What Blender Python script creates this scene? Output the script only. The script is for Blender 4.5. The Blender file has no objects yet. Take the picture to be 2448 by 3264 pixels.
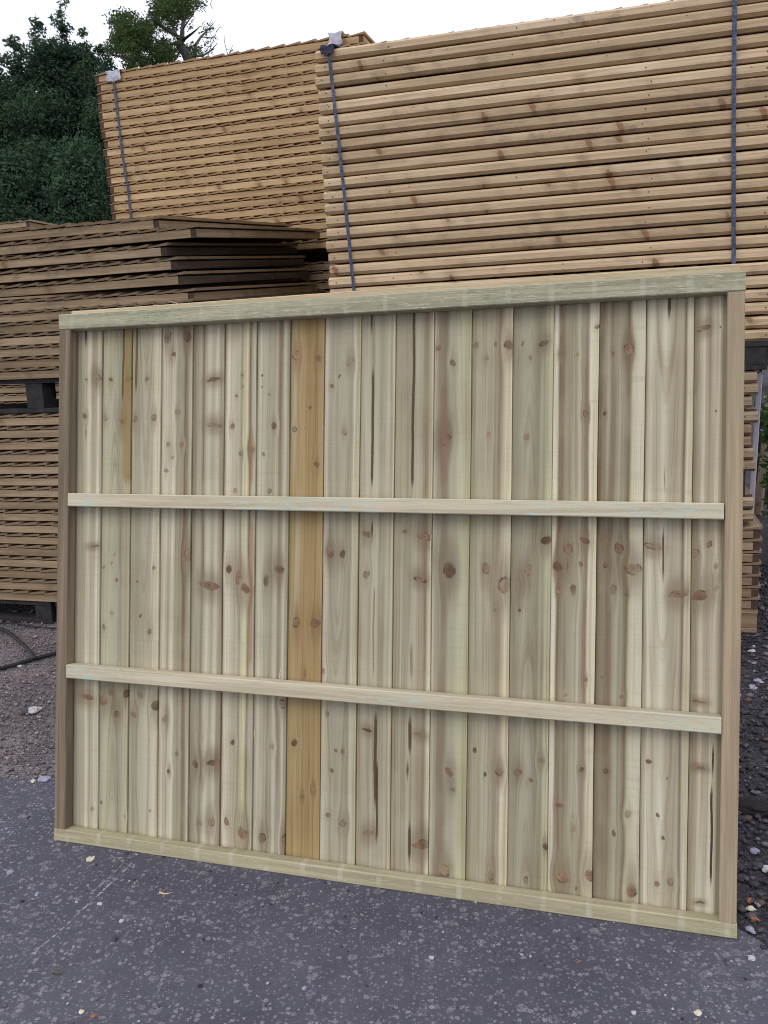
import bpy, math, random
import numpy as np
from mathutils import Vector, Matrix, noise as mnoise
R = math.radians
rnd = random.Random(11)
scene = bpy.context.scene
col = scene.collection

# ------------------------------------------------------------------ camera
CAM_H, PITCH, ROLL = 1.3356, R(10.114), R(-2.413)
cp, sp = math.cos(PITCH), math.sin(PITCH)
c_, s_ = math.cos(ROLL), math.sin(ROLL)
up0 = Vector((0, sp, cp)); fwd = Vector((0, cp, -sp)); ex = Vector((1, 0, 0))
right = c_ * ex + s_ * up0
up = -s_ * ex + c_ * up0
cam_d = bpy.data.cameras.new('camera')
cam_d.sensor_fit = 'AUTO'; cam_d.sensor_width = 36; cam_d.lens = 2810.8 / 3264 * 36
cam_d.clip_start = 0.05; cam_d.clip_end = 2000
cam = bpy.data.objects.new('camera', cam_d); col.objects.link(cam)
cam.matrix_world = Matrix(((right.x, up.x, -fwd.x, 0), (right.y, up.y, -fwd.y, 0), (right.z, up.z, -fwd.z, CAM_H), (0, 0, 0, 1)))
scene.camera = cam

# ------------------------------------------------------------------ overcast sky and soft sun
SUN_EL, SUN_AZ = R(52), R(200)          # azimuth the light comes from, clockwise from +y
world = bpy.data.worlds.new('World'); scene.world = world; world.use_nodes = True
wn, wl = world.node_tree.nodes, world.node_tree.links
wn.clear()
sky = wn.new('ShaderNodeTexSky'); sky.sky_type = 'NISHITA'; sky.sun_disc = False
sky.sun_elevation = SUN_EL; sky.sun_rotation = SUN_AZ; sky.air_density = 1.5; sky.dust_density = 5.0; sky.ozone_density = 1.0
mx = wn.new('ShaderNodeMixRGB'); mx.inputs[0].default_value = 0.80
mx.inputs[2].default_value = (11.0, 11.1, 12.4, 1)                    # the cloud layer
bgn = wn.new('ShaderNodeBackground'); bgn.inputs[1].default_value = 0.10
wo = wn.new('ShaderNodeOutputWorld')
wl.new(sky.outputs[0], mx.inputs[1]); wl.new(mx.outputs[0], bgn.inputs[0]); wl.new(bgn.outputs[0], wo.inputs[0])
sd = bpy.data.lights.new('sun', 'SUN'); sd.energy = 0.7; sd.angle = R(35); sd.color = (1.0, 0.97, 0.93)
so = bpy.data.objects.new('sun', sd); col.objects.link(so)
sdir = Vector((math.sin(SUN_AZ) * math.cos(SUN_EL), math.cos(SUN_AZ) * math.cos(SUN_EL), math.sin(SUN_EL)))
so.rotation_euler = sdir.to_track_quat('Z', 'Y').to_euler(); so.location = sdir * 30
scene.view_settings.view_transform = 'Standard'; scene.view_settings.look = 'None'
scene.view_settings.exposure = 0.15; scene.view_settings.gamma = 1.0
scene.view_settings.use_curve_mapping = False
scene.cycles.filter_width = 1.0

# ------------------------------------------------------------------ helpers
def tag(o, label=None, cat=None, group=None, kind=None):
    if label: o['label'] = label
    if cat: o['category'] = cat
    if group: o['group'] = group
    if kind: o['kind'] = kind
    return o

def empty(name, loc=(0, 0, 0), rot=None):
    o = bpy.data.objects.new(name, None); col.objects.link(o)
    o.empty_display_size = 0.1; o.location = loc
    if rot: o.rotation_euler = rot
    return o

def obj(name, mesh, parent=None, loc=(0, 0, 0), rot=None, scale=None):
    o = bpy.data.objects.new(name, mesh); col.objects.link(o)
    if parent: o.parent = parent
    o.location = loc
    if rot: o.rotation_euler = rot
    if scale: o.scale = scale
    return o

def mesh_from(name, verts, faces, mats=(), smooth=False):
    me = bpy.data.meshes.new(name); me.from_pydata([tuple(v) for v in verts], [], faces)
    for m in mats: me.materials.append(m)
    if smooth: me.polygons.foreach_set('use_smooth', [True] * len(me.polygons))
    me.update(); return me

def prism_x(name, prof, x0, x1, mats, nseg=1, jit=0.0, seed=0):
    """profile [(y,z)...] counter-clockwise seen from +x, extruded along x; nseg cuts give a slight bow."""
    rr = random.Random(seed); n = len(prof); V = []; F = []
    ph = rr.uniform(0, 6)
    for i in range(nseg + 1):
        t = i / nseg; x = x0 + (x1 - x0) * t
        for (y, z) in prof:
            V.append((x, y + jit * math.sin(ph + t * 5) + rr.uniform(-1, 1) * jit * .25, z + jit * .6 * math.sin(ph * 2 + t * 4)))
    for i in range(nseg):
        for k in range(n):
            a = i * n + k; b = i * n + (k + 1) % n
            F.append((a, b, b + n, a + n))
    F.append(tuple(range(n))[::-1]); F.append(tuple(nseg * n + k for k in range(n)))
    me = mesh_from(name, V, F, mats)
    return me

def bev_box_prof(y0, y1, z0, z1, b=0.002):
    return [(y0 + b, z0), (y1 - b, z0), (y1, z0 + b), (y1, z1 - b), (y1 - b, z1), (y0 + b, z1), (y0, z1 - b), (y0, z0 + b)]

def fix_normals(me):
    import bmesh
    bm = bmesh.new(); bm.from_mesh(me); bmesh.ops.recalc_face_normals(bm, faces=bm.faces); bm.to_mesh(me); bm.free(); return me

def box_mesh(name, x0, x1, y0, y1, z0, z1, mats, b=0.002, axis='x', nseg=1, jit=0.0, seed=0):
    """bevelled bar along an axis."""
    if axis == 'x': me = prism_x(name, bev_box_prof(y0, y1, z0, z1, b), x0, x1, mats, nseg, jit, seed)
    elif axis == 'y':
        me = prism_x(name, bev_box_prof(x0, x1, z0, z1, b), y0, y1, mats, nseg, jit, seed)
        for v in me.vertices: v.co = (v.co.y, v.co.x, v.co.z)
    else:
        me = prism_x(name, bev_box_prof(x0, x1, y0, y1, b), z0, z1, mats, nseg, jit, seed)
        for v in me.vertices: v.co = (v.co.y, v.co.z, v.co.x)
    return fix_normals(me)

# ------------------------------------------------------------------ node helper
class NT:
    def __init__(s, tree): s.t = tree; s.n = tree.nodes; s.l = tree.links
    def new(s, ty, **kw):
        nd = s.n.new(ty)
        for k, v in kw.items(): setattr(nd, k, v)
        return nd
    def put(s, sock, v):
        if v is None: return
        if isinstance(v, (int, float)):
            if sock.type in ('RGBA',): sock.default_value = (v, v, v, 1)
            elif sock.type == 'VECTOR': sock.default_value = (v, v, v)
            else: sock.default_value = v
        elif isinstance(v, (tuple, list)):
            if sock.type == 'RGBA' and len(v) == 3: v = (*v, 1)
            sock.default_value = v
        else: s.l.new(v, sock)
    def m(s, op, a, b=None, c=None, clamp=False):
        nd = s.new('ShaderNodeMath', operation=op, use_clamp=clamp)
        s.put(nd.inputs[0], a); s.put(nd.inputs[1], b)
        if c is not None: s.put(nd.inputs[2], c)
        return nd.outputs[0]
    def ss(s, v, a, b):                                  # smoothstep a..b -> 0..1 (a may exceed b)
        nd = s.new('ShaderNodeMapRange', interpolation_type='SMOOTHSTEP')
        lo, hi, o0, o1 = (a, b, 0, 1) if a < b else (b, a, 1, 0)
        s.put(nd.inputs[0], v); nd.inputs[1].default_value = lo; nd.inputs[2].default_value = hi
        nd.inputs[3].default_value = o0; nd.inputs[4].default_value = o1
        return nd.outputs[0]
    def xyz(s, x, y, z=0.0):
        nd = s.new('ShaderNodeCombineXYZ'); s.put(nd.inputs[0], x); s.put(nd.inputs[1], y); s.put(nd.inputs[2], z); return nd.outputs[0]
    def sep(s, v):
        nd = s.new('ShaderNodeSeparateXYZ'); s.put(nd.inputs[0], v); return nd.outputs
    def noise(s, v, scale=1.0, detail=2.0, rough=.5, dist=0.0, dim='3D'):
        nd = s.new('ShaderNodeTexNoise', noise_dimensions=dim)
        s.put(nd.inputs['Vector'], v); nd.inputs['Scale'].default_value = scale; nd.inputs['Detail'].default_value = detail
        nd.inputs['Roughness'].default_value = rough; nd.inputs['Distortion'].default_value = dist
        return nd.outputs[0]
    def vor(s, v, scale=1.0, feature='F1', dim='3D', rand=1.0):
        nd = s.new('ShaderNodeTexVoronoi', feature=feature, voronoi_dimensions=dim)
        s.put(nd.inputs['Vector'], v); nd.inputs['Scale'].default_value = scale; nd.inputs['Randomness'].default_value = rand
        return nd.outputs
    def mix(s, f, a, b, mode='MIX'):
        nd = s.new('ShaderNodeMixRGB', blend_type=mode); s.put(nd.inputs[0], f); s.put(nd.inputs[1], a); s.put(nd.inputs[2], b); return nd.outputs[0]
    def ramp(s, f, stops, interp='LINEAR'):
        nd = s.new('ShaderNodeValToRGB'); cr = nd.color_ramp; cr.interpolation = interp
        while len(cr.elements) < len(stops): cr.elements.new(0.5)
        for e, (p, c) in zip(cr.elements, stops): e.position = p; e.color = (*c, 1) if len(c) == 3 else c
        s.put(nd.inputs[0], f); return nd.outputs[0]
    def bump(s, h, strength=.5, dist=.002, normal=None):
        nd = s.new('ShaderNodeBump'); s.put(nd.inputs['Height'], h); nd.inputs['Strength'].default_value = strength
        nd.inputs['Distance'].default_value = dist
        if normal is not None: s.put(nd.inputs['Normal'], normal)
        return nd.outputs[0]

def material(name):
    m = bpy.data.materials.new(name); m.use_nodes = True
    t = NT(m.node_tree); b = t.n['Principled BSDF']; b.inputs['Specular IOR Level'].default_value = 0.25
    return m, t, b

def flat_mat(name, colr, rough=.7, var=.12, scale=30, bump=.2, metal=0.0):
    m, t, b = material(name)
    tc = t.new('ShaderNodeTexCoord').outputs['Object']
    n = t.noise(tc, scale, 4, .6)
    k = t.ramp(n, [(0.3, tuple(c * (1 - var * 2) for c in colr)), (0.7, tuple(min(1, c * (1 + var)) for c in colr))])
    t.put(b.inputs['Base Color'], k); b.inputs['Roughness'].default_value = rough; b.inputs['Metallic'].default_value = metal
    t.put(b.inputs['Normal'], t.bump(n, bump, .002)); return m

# ------------------------------------------------------------------ sawn softwood for stacked timber
def wood_mat(name, light, dark, knotcol=(.24, .122, .06), endcol=(.10, .05, .03), axis='x', knots=.5, dirt=.3, dirtcol=(.09, .07, .055), tone=.22, rough=.75, pale=None):
    m, t, b = material(name)
    tc = t.new('ShaderNodeTexCoord').outputs['Object']
    oi = t.new('ShaderNodeObjectInfo').outputs['Random']
    X, Y, Z = t.sep(tc)
    if axis == 'x': L, A, B = X, Z, Y
    elif axis == 'y': L, A, B = Y, X, Z
    else: L, A, B = Z, X, Y
    off = t.m('MULTIPLY', oi, 137.0)
    L2 = t.m('ADD', L, off)
    AB = t.m('ADD', A, t.m('MULTIPLY', B, .7))
    # knots: cells about 12 cm apart, some of them filled
    kv = t.xyz(t.m('MULTIPLY', t.m('ADD', L2, t.m('MULTIPLY', AB, .4)), 10.0), t.m('MULTIPLY', t.m('ADD', AB, t.m('MULTIPLY', oi, 3.1)), 5.0), off)
    vo = t.vor(kv, 1.0)
    gate = t.ss(t.sep(vo['Color'])[0], 1 - knots, 1 - knots + .03)
    d = t.m('ADD', vo['Distance'], t.m('MULTIPLY', t.m('SUBTRACT', t.noise(t.xyz(L2, AB, B), 60, 2), .5), .12))
    vs = t.vor(t.xyz(t.m('MULTIPLY', L2, 26.0), t.m('MULTIPLY', AB, 26.0), off), 1.0)
    km = t.m('MAXIMUM', t.m('MULTIPLY', t.ss(d, .17, .12), gate), t.m('MULTIPLY', t.ss(vs['Distance'], .16, .09), t.ss(t.sep(vs['Color'])[1], .86, .88)))
    halo = t.m('MULTIPLY', t.ss(d, .5, .1), gate)
    warp = t.m('MULTIPLY', halo, .006)
    g = t.xyz(t.m('MULTIPLY', L2, 1.6), t.m('MULTIPLY', t.m('ADD', AB, warp), 42.0), t.m('MULTIPLY', B, 42.0))
    n1 = t.noise(g, 1.0, 3, .55, .4)
    g2 = t.xyz(t.m('MULTIPLY', L2, 6.0), t.m('MULTIPLY', t.m('ADD', AB, warp), 260.0), t.m('MULTIPLY', B, 260.0))
    n2 = t.noise(g2, 1.0, 2, .5)
    low = t.noise(t.xyz(t.m('MULTIPLY', L2, 2.5), t.m('MULTIPLY', AB, 8), oi), 1.0, 3, .6)
    base = t.mix(t.ss(n1, .35, .65), light, dark)
    base = t.mix(t.m('MULTIPLY', t.ss(n2, .46, .68), .45), base, tuple(c * .68 for c in dark))
    if pale: base = t.mix(t.m('MULTIPLY', t.ss(low, .55, .75), .6), base, pale)
    # tone of the single piece
    tn = t.m('ADD', t.m('MULTIPLY', oi, tone * 2), 1 - tone)
    base = t.mix(1.0, base, t.xyz(tn, t.m('POWER', tn, 1.12), t.m('POWER', tn, 1.3)), 'MULTIPLY')
    base = t.mix(t.m('MULTIPLY', t.m('MULTIPLY', halo, t.m('ADD', .3, n2)), .55), base, tuple(c * .55 for c in dark))
    base = t.mix(t.m('MULTIPLY', km, .85), base, knotcol)
    st = t.noise(t.xyz(t.m('MULTIPLY', L2, 9), t.m('MULTIPLY', AB, 14), t.m('MULTIPLY', B, 14)), 1.0, 5, .7)
    st2 = t.noise(t.xyz(t.m('MULTIPLY', L2, .8), oi, 0.0), 1.0, 2)
    dm = t.m('MULTIPLY', t.m('MULTIPLY', t.ss(st, .5, .68), t.ss(st2, .42, .62)), dirt)
    base = t.mix(dm, base, dirtcol)
    # end grain
    gn = t.new('ShaderNodeNewGeometry').outputs['True Normal']
    vt = t.new('ShaderNodeVectorTransform', vector_type='NORMAL', convert_from='WORLD', convert_to='OBJECT'); t.put(vt.inputs[0], gn)
    nx = t.sep(vt.outputs[0])[{'x': 0, 'y': 1, 'z': 2}[axis]]
    en = t.ss(t.m('ABSOLUTE', nx), .85, .95)
    rings = t.m('SINE', t.m('MULTIPLY', t.m('POWER', t.m('ADD', t.m('POWER', A, 2.0), t.m('POWER', t.m('ADD', B, .03), 2.0)), .5), 1800.0))
    ecol = t.mix(t.m('MULTIPLY', t.m('ADD', rings, 1.0), .3), endcol, tuple(c * .6 for c in endcol))
    base = t.mix(en, base, ecol)
    t.put(b.inputs['Base Color'], base); b.inputs['Roughness'].default_value = rough
    h = t.m('ADD', t.m('MULTIPLY', n1, .5), t.m('MULTIPLY', n2, .5))
    t.put(b.inputs['Normal'], t.bump(h, .45, .0015)); return m
KN = [
  [(0.0713, 1.3331, 0.0152, 0.0091), (0.0317, 1.3278, 0.0046, 0.0045), (0.0283, 1.223, 0.0092, 0.0091), (0.0632, 0.8466, 0.019, 0.0033), (0.0438, 0.4111, 0.029, 0.0079), (0.0688, 0.0901, 0.007, 0.0069)] ,
  [(0.0262, 1.3239, 0.0075, 0.0075), (0.0852, 1.3265, 0.0111, 0.0111), (0.0079, 1.2171, 0.0091, 0.009), (0.0702, 1.2107, 0.0149, 0.0149), (0.0892, 1.0486, 0.0059, 0.0059), (0.0448, 0.8237, 0.0045, 0.0045), (0.0338, 0.8006, 0.0045, 0.0045), (0.0532, 0.7526, 0.0067, 0.0067), (0.0076, 0.7868, 0.0045, 0.0045), (0.0378, 0.6559, 0.0068, 0.0067), (0.0111, 0.6136, 0.0076, 0.0075), (0.0382, 0.4291, 0.0098, 0.0097), (0.089, 0.4309, 0.0119, 0.0119), (0.0577, 0.3682, 0.0105, 0.0104), (0.0121, 0.4024, 0.0151, 0.015), (0.0067, 0.1091, 0.0046, 0.0046), (0.0891, 0.0799, 0.0061, 0.0061)] ,
  [(0.0479, 1.3227, 0.008, 0.0081), (0.0103, 1.2101, 0.0089, 0.0089), (0.0725, 1.214, 0.0102, 0.0103), (0.0775, 0.7901, 0.0065, 0.0066), (0.0338, 0.6525, 0.0051, 0.0052), (0.065, 0.6105, 0.0087, 0.0088), (0.0216, 0.7498, 0.0044, 0.0044), (0.0364, 0.429, 0.0103, 0.0103), (0.0857, 0.4026, 0.0145, 0.0147), (0.0142, 0.3712, 0.0096, 0.0096), (0.0722, 0.1061, 0.0045, 0.0045)] ,
  [(0.0169, 1.4368, 0.0115, 0.0178), (0.0375, 1.3903, 0.0079, 0.008), (0.0812, 1.437, 0.0127, 0.0164), (0.0516, 1.2284, 0.0079, 0.008), (0.0218, 1.1382, 0.0086, 0.0088), (0.067, 1.1365, 0.0085, 0.0087), (0.0366, 1.102, 0.0057, 0.0058), (0.0169, 1.0639, 0.0072, 0.0073), (0.0898, 0.8301, 0.0141, 0.0189), (0.0222, 0.3687, 0.0101, 0.0127), (0.0607, 0.2748, 0.0064, 0.0066), (0.0348, 0.2215, 0.0065, 0.0076), (0.0357, 0.2218, 0.0059, 0.006)] ,
  [(0.0658, 1.3147, 0.0263, 0.0056), (0.0672, 1.1898, 0.0263, 0.0075), (0.0585, 0.7475, 0.0347, 0.0113), (0.0174, 0.2498, 0.0113, 0.0116), (0.0782, 0.2607, 0.0242, 0.01), (0.0341, 0.0884, 0.0086, 0.0088), (0.0711, 0.096, 0.0128, 0.0132)] ,
  [(0.0536, 1.3243, 0.0041, 0.0043), (0.054, 1.2922, 0.0034, 0.0036), (0.0358, 1.2692, 0.0055, 0.0057), (0.0231, 1.1846, 0.0082, 0.0086), (0.0507, 1.1094, 0.0068, 0.0071), (0.0845, 1.1215, 0.0095, 0.0099), (0.0335, 1.0092, 0.0062, 0.0064), (0.0175, 0.7943, 0.011, 0.0137), (0.0479, 0.7724, 0.0095, 0.0198), (0.0707, 0.7435, 0.0149, 0.0156), (0.0348, 0.3201, 0.0075, 0.0079), (0.0669, 0.0753, 0.0152, 0.0189), (0.0176, 0.1012, 0.0084, 0.0127)] ,
  [(0.0134, 1.3212, 0.0034, 0.0035), (0.0131, 1.2905, 0.0034, 0.0035), (0.0348, 1.2697, 0.004, 0.0042), (0.0504, 1.1857, 0.0086, 0.0091), (0.0213, 1.1095, 0.006, 0.0063), (0.0392, 1.0085, 0.006, 0.0063), (0.0321, 0.766, 0.0094, 0.0184), (0.0703, 0.7979, 0.0165, 0.0122), (0.0541, 0.3214, 0.008, 0.0084), (0.0879, 0.4391, 0.0119, 0.0126), (0.0286, 0.0686, 0.0123, 0.0138), (0.0978, 0.0721, 0.0121, 0.0174)] ,
  [(0.0135, 1.3736, 0.0131, 0.0139), (0.0812, 1.3601, 0.0096, 0.0104), (0.0576, 1.2321, 0.0052, 0.0055), (0.012, 1.175, 0.0079, 0.0084), (0.0439, 1.1793, 0.0032, 0.0035), (0.0768, 1.0814, 0.0077, 0.0083), (0.0234, 0.6583, 0.0118, 0.0145), (0.0787, 0.6586, 0.0155, 0.0132), (0.0459, 0.5221, 0.0085, 0.0109), (0.022, 0.3365, 0.0092, 0.0098), (0.0775, 0.2178, 0.0065, 0.0069), (0.0466, 0.1934, 0.0046, 0.0049), (0.0472, 0.1923, 0.006, 0.0064), (0.078, 0.2172, 0.0072, 0.0078)] ,
  [(0.0699, 1.3496, 0.0101, 0.0109), (0.0406, 1.3126, 0.0038, 0.0041), (0.0193, 1.2876, 0.0064, 0.0069), (0.0576, 1.1675, 0.0088, 0.0096), (0.0035, 0.5318, 0.0077, 0.0083), (0.0201, 0.8475, 0.0128, 0.0138), (0.0552, 0.8442, 0.0101, 0.011), (0.0614, 0.3256, 0.0063, 0.0069), (0.0424, 0.325, 0.0051, 0.0055), (0.017, 0.4217, 0.0051, 0.0055), (0.0316, 0.2719, 0.0057, 0.0062), (0.0646, 0.136, 0.0103, 0.0109), (0.0221, 0.1531, 0.0065, 0.007)] ,
  [(0.0194, 0.8991, 0.0137, 0.0083), (0.0207, 0.794, 0.0093, 0.0102), (0.0256, 0.3873, 0.0155, 0.0047), (0.0329, 0.1188, 0.0164, 0.0084)] ,
  [(0.029, 0.9082, 0.0088, 0.0036), (0.0824, 0.8954, 0.0235, 0.0096), (0.0713, 0.7854, 0.0186, 0.0072), (0.0792, 0.3876, 0.0186, 0.0048), (0.0858, 0.1084, 0.0279, 0.0121)] ,
  [(0.0098, 1.3762, 0.0074, 0.0083), (0.047, 1.3371, 0.0085, 0.0096), (0.031, 1.1442, 0.0147, 0.0165), (0.0443, 0.8119, 0.0171, 0.0215), (0.0505, 0.2995, 0.011, 0.0131), (0.0602, 0.2574, 0.0073, 0.0054), (0.0401, 0.0495, 0.0147, 0.0165)] ,
  [(0.0088, 1.3763, 0.0072, 0.0082), (0.0349, 1.3428, 0.006, 0.0068), (0.0582, 1.3777, 0.0041, 0.0047), (0.0918, 1.3733, 0.0117, 0.0134), (0.0444, 1.1511, 0.0059, 0.0094), (0.0413, 0.8179, 0.0107, 0.0142), (0.0903, 0.7802, 0.0188, 0.0211), (0.0646, 0.7145, 0.0047, 0.0054), (0.0447, 0.3027, 0.0048, 0.0065), (0.0813, 0.3152, 0.013, 0.0106), (0.0182, 0.3611, 0.006, 0.0068), (0.0638, 0.0526, 0.0083, 0.013)] ,
  [(0.0211, 1.3771, 0.0041, 0.0047), (0.0748, 1.3747, 0.0126, 0.0081), (0.0424, 1.3413, 0.0058, 0.0067), (0.0344, 1.1458, 0.007, 0.008), (0.0185, 0.7826, 0.0116, 0.0134), (0.0425, 0.8183, 0.0104, 0.014), (0.0876, 0.892, 0.0148, 0.0104), (0.0222, 0.7174, 0.0041, 0.0047), (0.0225, 0.3168, 0.0116, 0.0105), (0.0547, 0.2997, 0.0069, 0.0052), (0.0829, 0.3524, 0.0103, 0.0081), (0.0462, 0.0508, 0.0069, 0.0105), (0.0969, 0.1417, 0.0125, 0.0081)] ,
  [(0.0177, 1.3482, 0.0102, 0.0057), (0.0555, 1.3444, 0.0045, 0.0053), (0.102, 1.4083, 0.0077, 0.0045), (0.0768, 1.2011, 0.0067, 0.0079), (0.04, 0.8731, 0.0113, 0.0138), (0.079, 0.8952, 0.0134, 0.008), (0.0156, 0.8293, 0.0125, 0.0146), (0.0702, 0.8378, 0.0056, 0.008), (0.0531, 0.7732, 0.0084, 0.016), (0.0175, 0.7672, 0.004, 0.0046), (0.0848, 0.5592, 0.0056, 0.0066), (0.0387, 0.5181, 0.0056, 0.0066), (0.0781, 0.338, 0.0067, 0.0079), (0.0268, 0.2453, 0.0079, 0.0058), (0.0625, 0.1946, 0.0078, 0.0103), (0.0347, 0.0714, 0.0169, 0.0138), (0.1019, 0.0862, 0.0155, 0.0148), (0.0705, 0.0505, 0.0039, 0.0046)] ,
  [(0.0322, 1.3455, 0.0049, 0.0058), (0.0686, 1.3536, 0.0119, 0.0142), (0.0132, 1.2002, 0.005, 0.0059), (0.017, 0.8962, 0.0121, 0.0079), (0.0512, 0.8772, 0.0109, 0.0135), (0.0216, 0.8385, 0.0077, 0.0091), (0.0849, 0.8292, 0.0205, 0.0146), (0.0393, 0.7768, 0.0082, 0.0141), (0.0705, 0.7696, 0.0043, 0.0052), (0.0156, 0.5619, 0.0044, 0.0052), (0.0611, 0.5221, 0.0076, 0.0056), (0.0267, 0.3408, 0.0066, 0.0078), (0.0477, 0.1938, 0.0055, 0.009), (0.0798, 0.2427, 0.0081, 0.0097), (0.0902, 0.0626, 0.0129, 0.0191)] ,
  [(0.0203, 0.8836, 0.0223, 0.0078), (0.0799, 0.7743, 0.0235, 0.01), (0.016, 0.3718, 0.0075, 0.0056), (0.0601, 0.3382, 0.0026, 0.0032), (0.0394, 0.0846, 0.0074, 0.009), (0.069, 0.0953, 0.0074, 0.01), (0.0389, 0.2476, 0.0053, 0.0064), (0.0529, 0.1963, 0.0053, 0.0064)] ,
  [(0.0188, 1.3943, 0.0181, 0.0066), (0.0558, 1.3941, 0.0026, 0.0031), (0.0485, 1.2005, 0.0026, 0.0031), (0.0073, 0.8693, 0.0093, 0.0114), (0.0391, 0.8921, 0.0062, 0.0076), (0.0189, 0.7707, 0.0196, 0.0132), (0.0526, 0.8405, 0.0061, 0.0075), (0.0548, 0.7886, 0.0061, 0.0075), (0.022, 0.5232, 0.0181, 0.0033), (0.024, 0.3693, 0.0181, 0.0033), (0.0279, 0.0549, 0.0129, 0.0028)] ,
]
ST = [
  [(0.0304, 1.403, 1.469, 0.0031, 'd'), (0.0327, 1.131, 1.216, 0.0038, 'p')] ,
  [(0.0848, 1.001, 1.468, 0.0178, 'a'), (0.0685, 1.24, 1.469, 0.0045, 'e')] ,
  [(0.0122, 1.265, 1.467, 0.0052, 'e')] ,
  [] ,
  [(0.0332, 1.002, 1.46, 0.0021, 'p'), (0.0379, 0.728, 0.954, 0.0028, 'p')] ,
  [(0.0631, 0.535, 0.634, 0.0014, 't'), (0.0834, 0.997, 1.206, 0.0054, 'o'), (0.0864, 0.512, 0.955, 0.0068, 'o')] ,
  [(0.0241, 0.551, 0.643, 0.0013, 't')] ,
  [] ,
  [] ,
  [(0.0266, 1.4, 1.465, 0.0025, 'b'), (0.0322, 1.0, 1.35, 0.0037, 'b'), (0.0366, 0.865, 0.96, 0.0025, 'b'), (0.0423, 0.512, 0.789, 0.0025, 'p'), (0.0513, 0.17, 0.459, 0.0043, 'b'), (0.0566, 0.074, 0.332, 0.0031, 'b'), (0.0538, 0.326, 0.332, 0.0013, 'd')] ,
  [(0.0471, 0.995, 1.47, 0.0038, 'b'), (0.0488, 0.506, 0.645, 0.0038, 'p'), (0.048, 0.312, 0.457, 0.0044, 'b'), (0.0434, 0.249, 0.34, 0.0031, 'b'), (0.0501, 0.037, 0.183, 0.0038, 'b')] ,
  [(0.0456, 0.716, 0.794, 0.0018, 'p'), (0.0266, 0.996, 1.31, 0.0098, 'q')] ,
  [] ,
  [] ,
  [(0.0411, 0.799, 0.864, 0.0017, 'd')] ,
  [(0.0489, 0.82, 0.868, 0.0016, 'd')] ,
  [(0.0516, 1.397, 1.474, 0.0037, 'b'), (0.0449, 0.992, 1.092, 0.0016, 'p'), (0.0461, 0.784, 0.948, 0.0021, 'b')] ,
  [(0.0519, 0.509, 0.547, 0.0021, 'p'), (0.0526, 0.334, 0.449, 0.0021, 'd'), (0.0507, 0.079, 0.353, 0.0026, 'd')] ,
]
# 199

# ------------------------------------------------------------------ ground
def ground_mat():
    m, t, b = material('gravelly_ground')
    tc = t.new('ShaderNodeTexCoord').outputs['Object']; X, Y, Z = t.sep(tc)
    side = t.ss(t.m('ADD', X, t.m('MULTIPLY', t.noise(tc, .9, 2), .8)), -.3, 1.1)        # dirt at the left, dark chippings at the right
    n = t.noise(tc, 3.0, 5, .65); n2 = t.noise(tc, 45, 5, .7)
    dirt = t.mix(t.ss(n, .35, .65), (.17, .15, .16), (.26, .23, .24))
    dirt = t.mix(t.m('MULTIPLY', t.ss(t.noise(tc, 1.7, 3), .52, .66), .5), dirt, (.24, .165, .15))
    dark = t.mix(t.ss(n, .35, .65), (.035, .034, .042), (.075, .07, .08))
    c = t.mix(side, dirt, dark)
    v = t.vor(tc, 85); v2 = t.vor(tc, 190)
    ca = t.mix(1.0, t.ramp(t.sep(v['Color'])[0], [(0, (.5, .5, .52)), (.6, (1, 1, 1)), (.93, (1.3, 1.25, 1.3)), (1, (2.6, 2.5, 2.5))]), c, 'MULTIPLY')
    cb = t.mix(.6, ca, t.mix(1.0, t.ramp(t.sep(v2['Color'])[0], [(0, (.4, .4, .42)), (.85, (1.1, 1.1, 1.1)), (1, (3.0, 2.8, 2.8))]), c, 'MULTIPLY'))
    t.put(b.inputs['Base Color'], cb); b.inputs['Roughness'].default_value = .9
    h = t.m('ADD', t.m('MULTIPLY', v['Distance'], -1.0), t.m('ADD', t.m('MULTIPLY', v2['Distance'], -.5), n2))
    t.put(b.inputs['Normal'], t.bump(h, .9, .012)); return m

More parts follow.
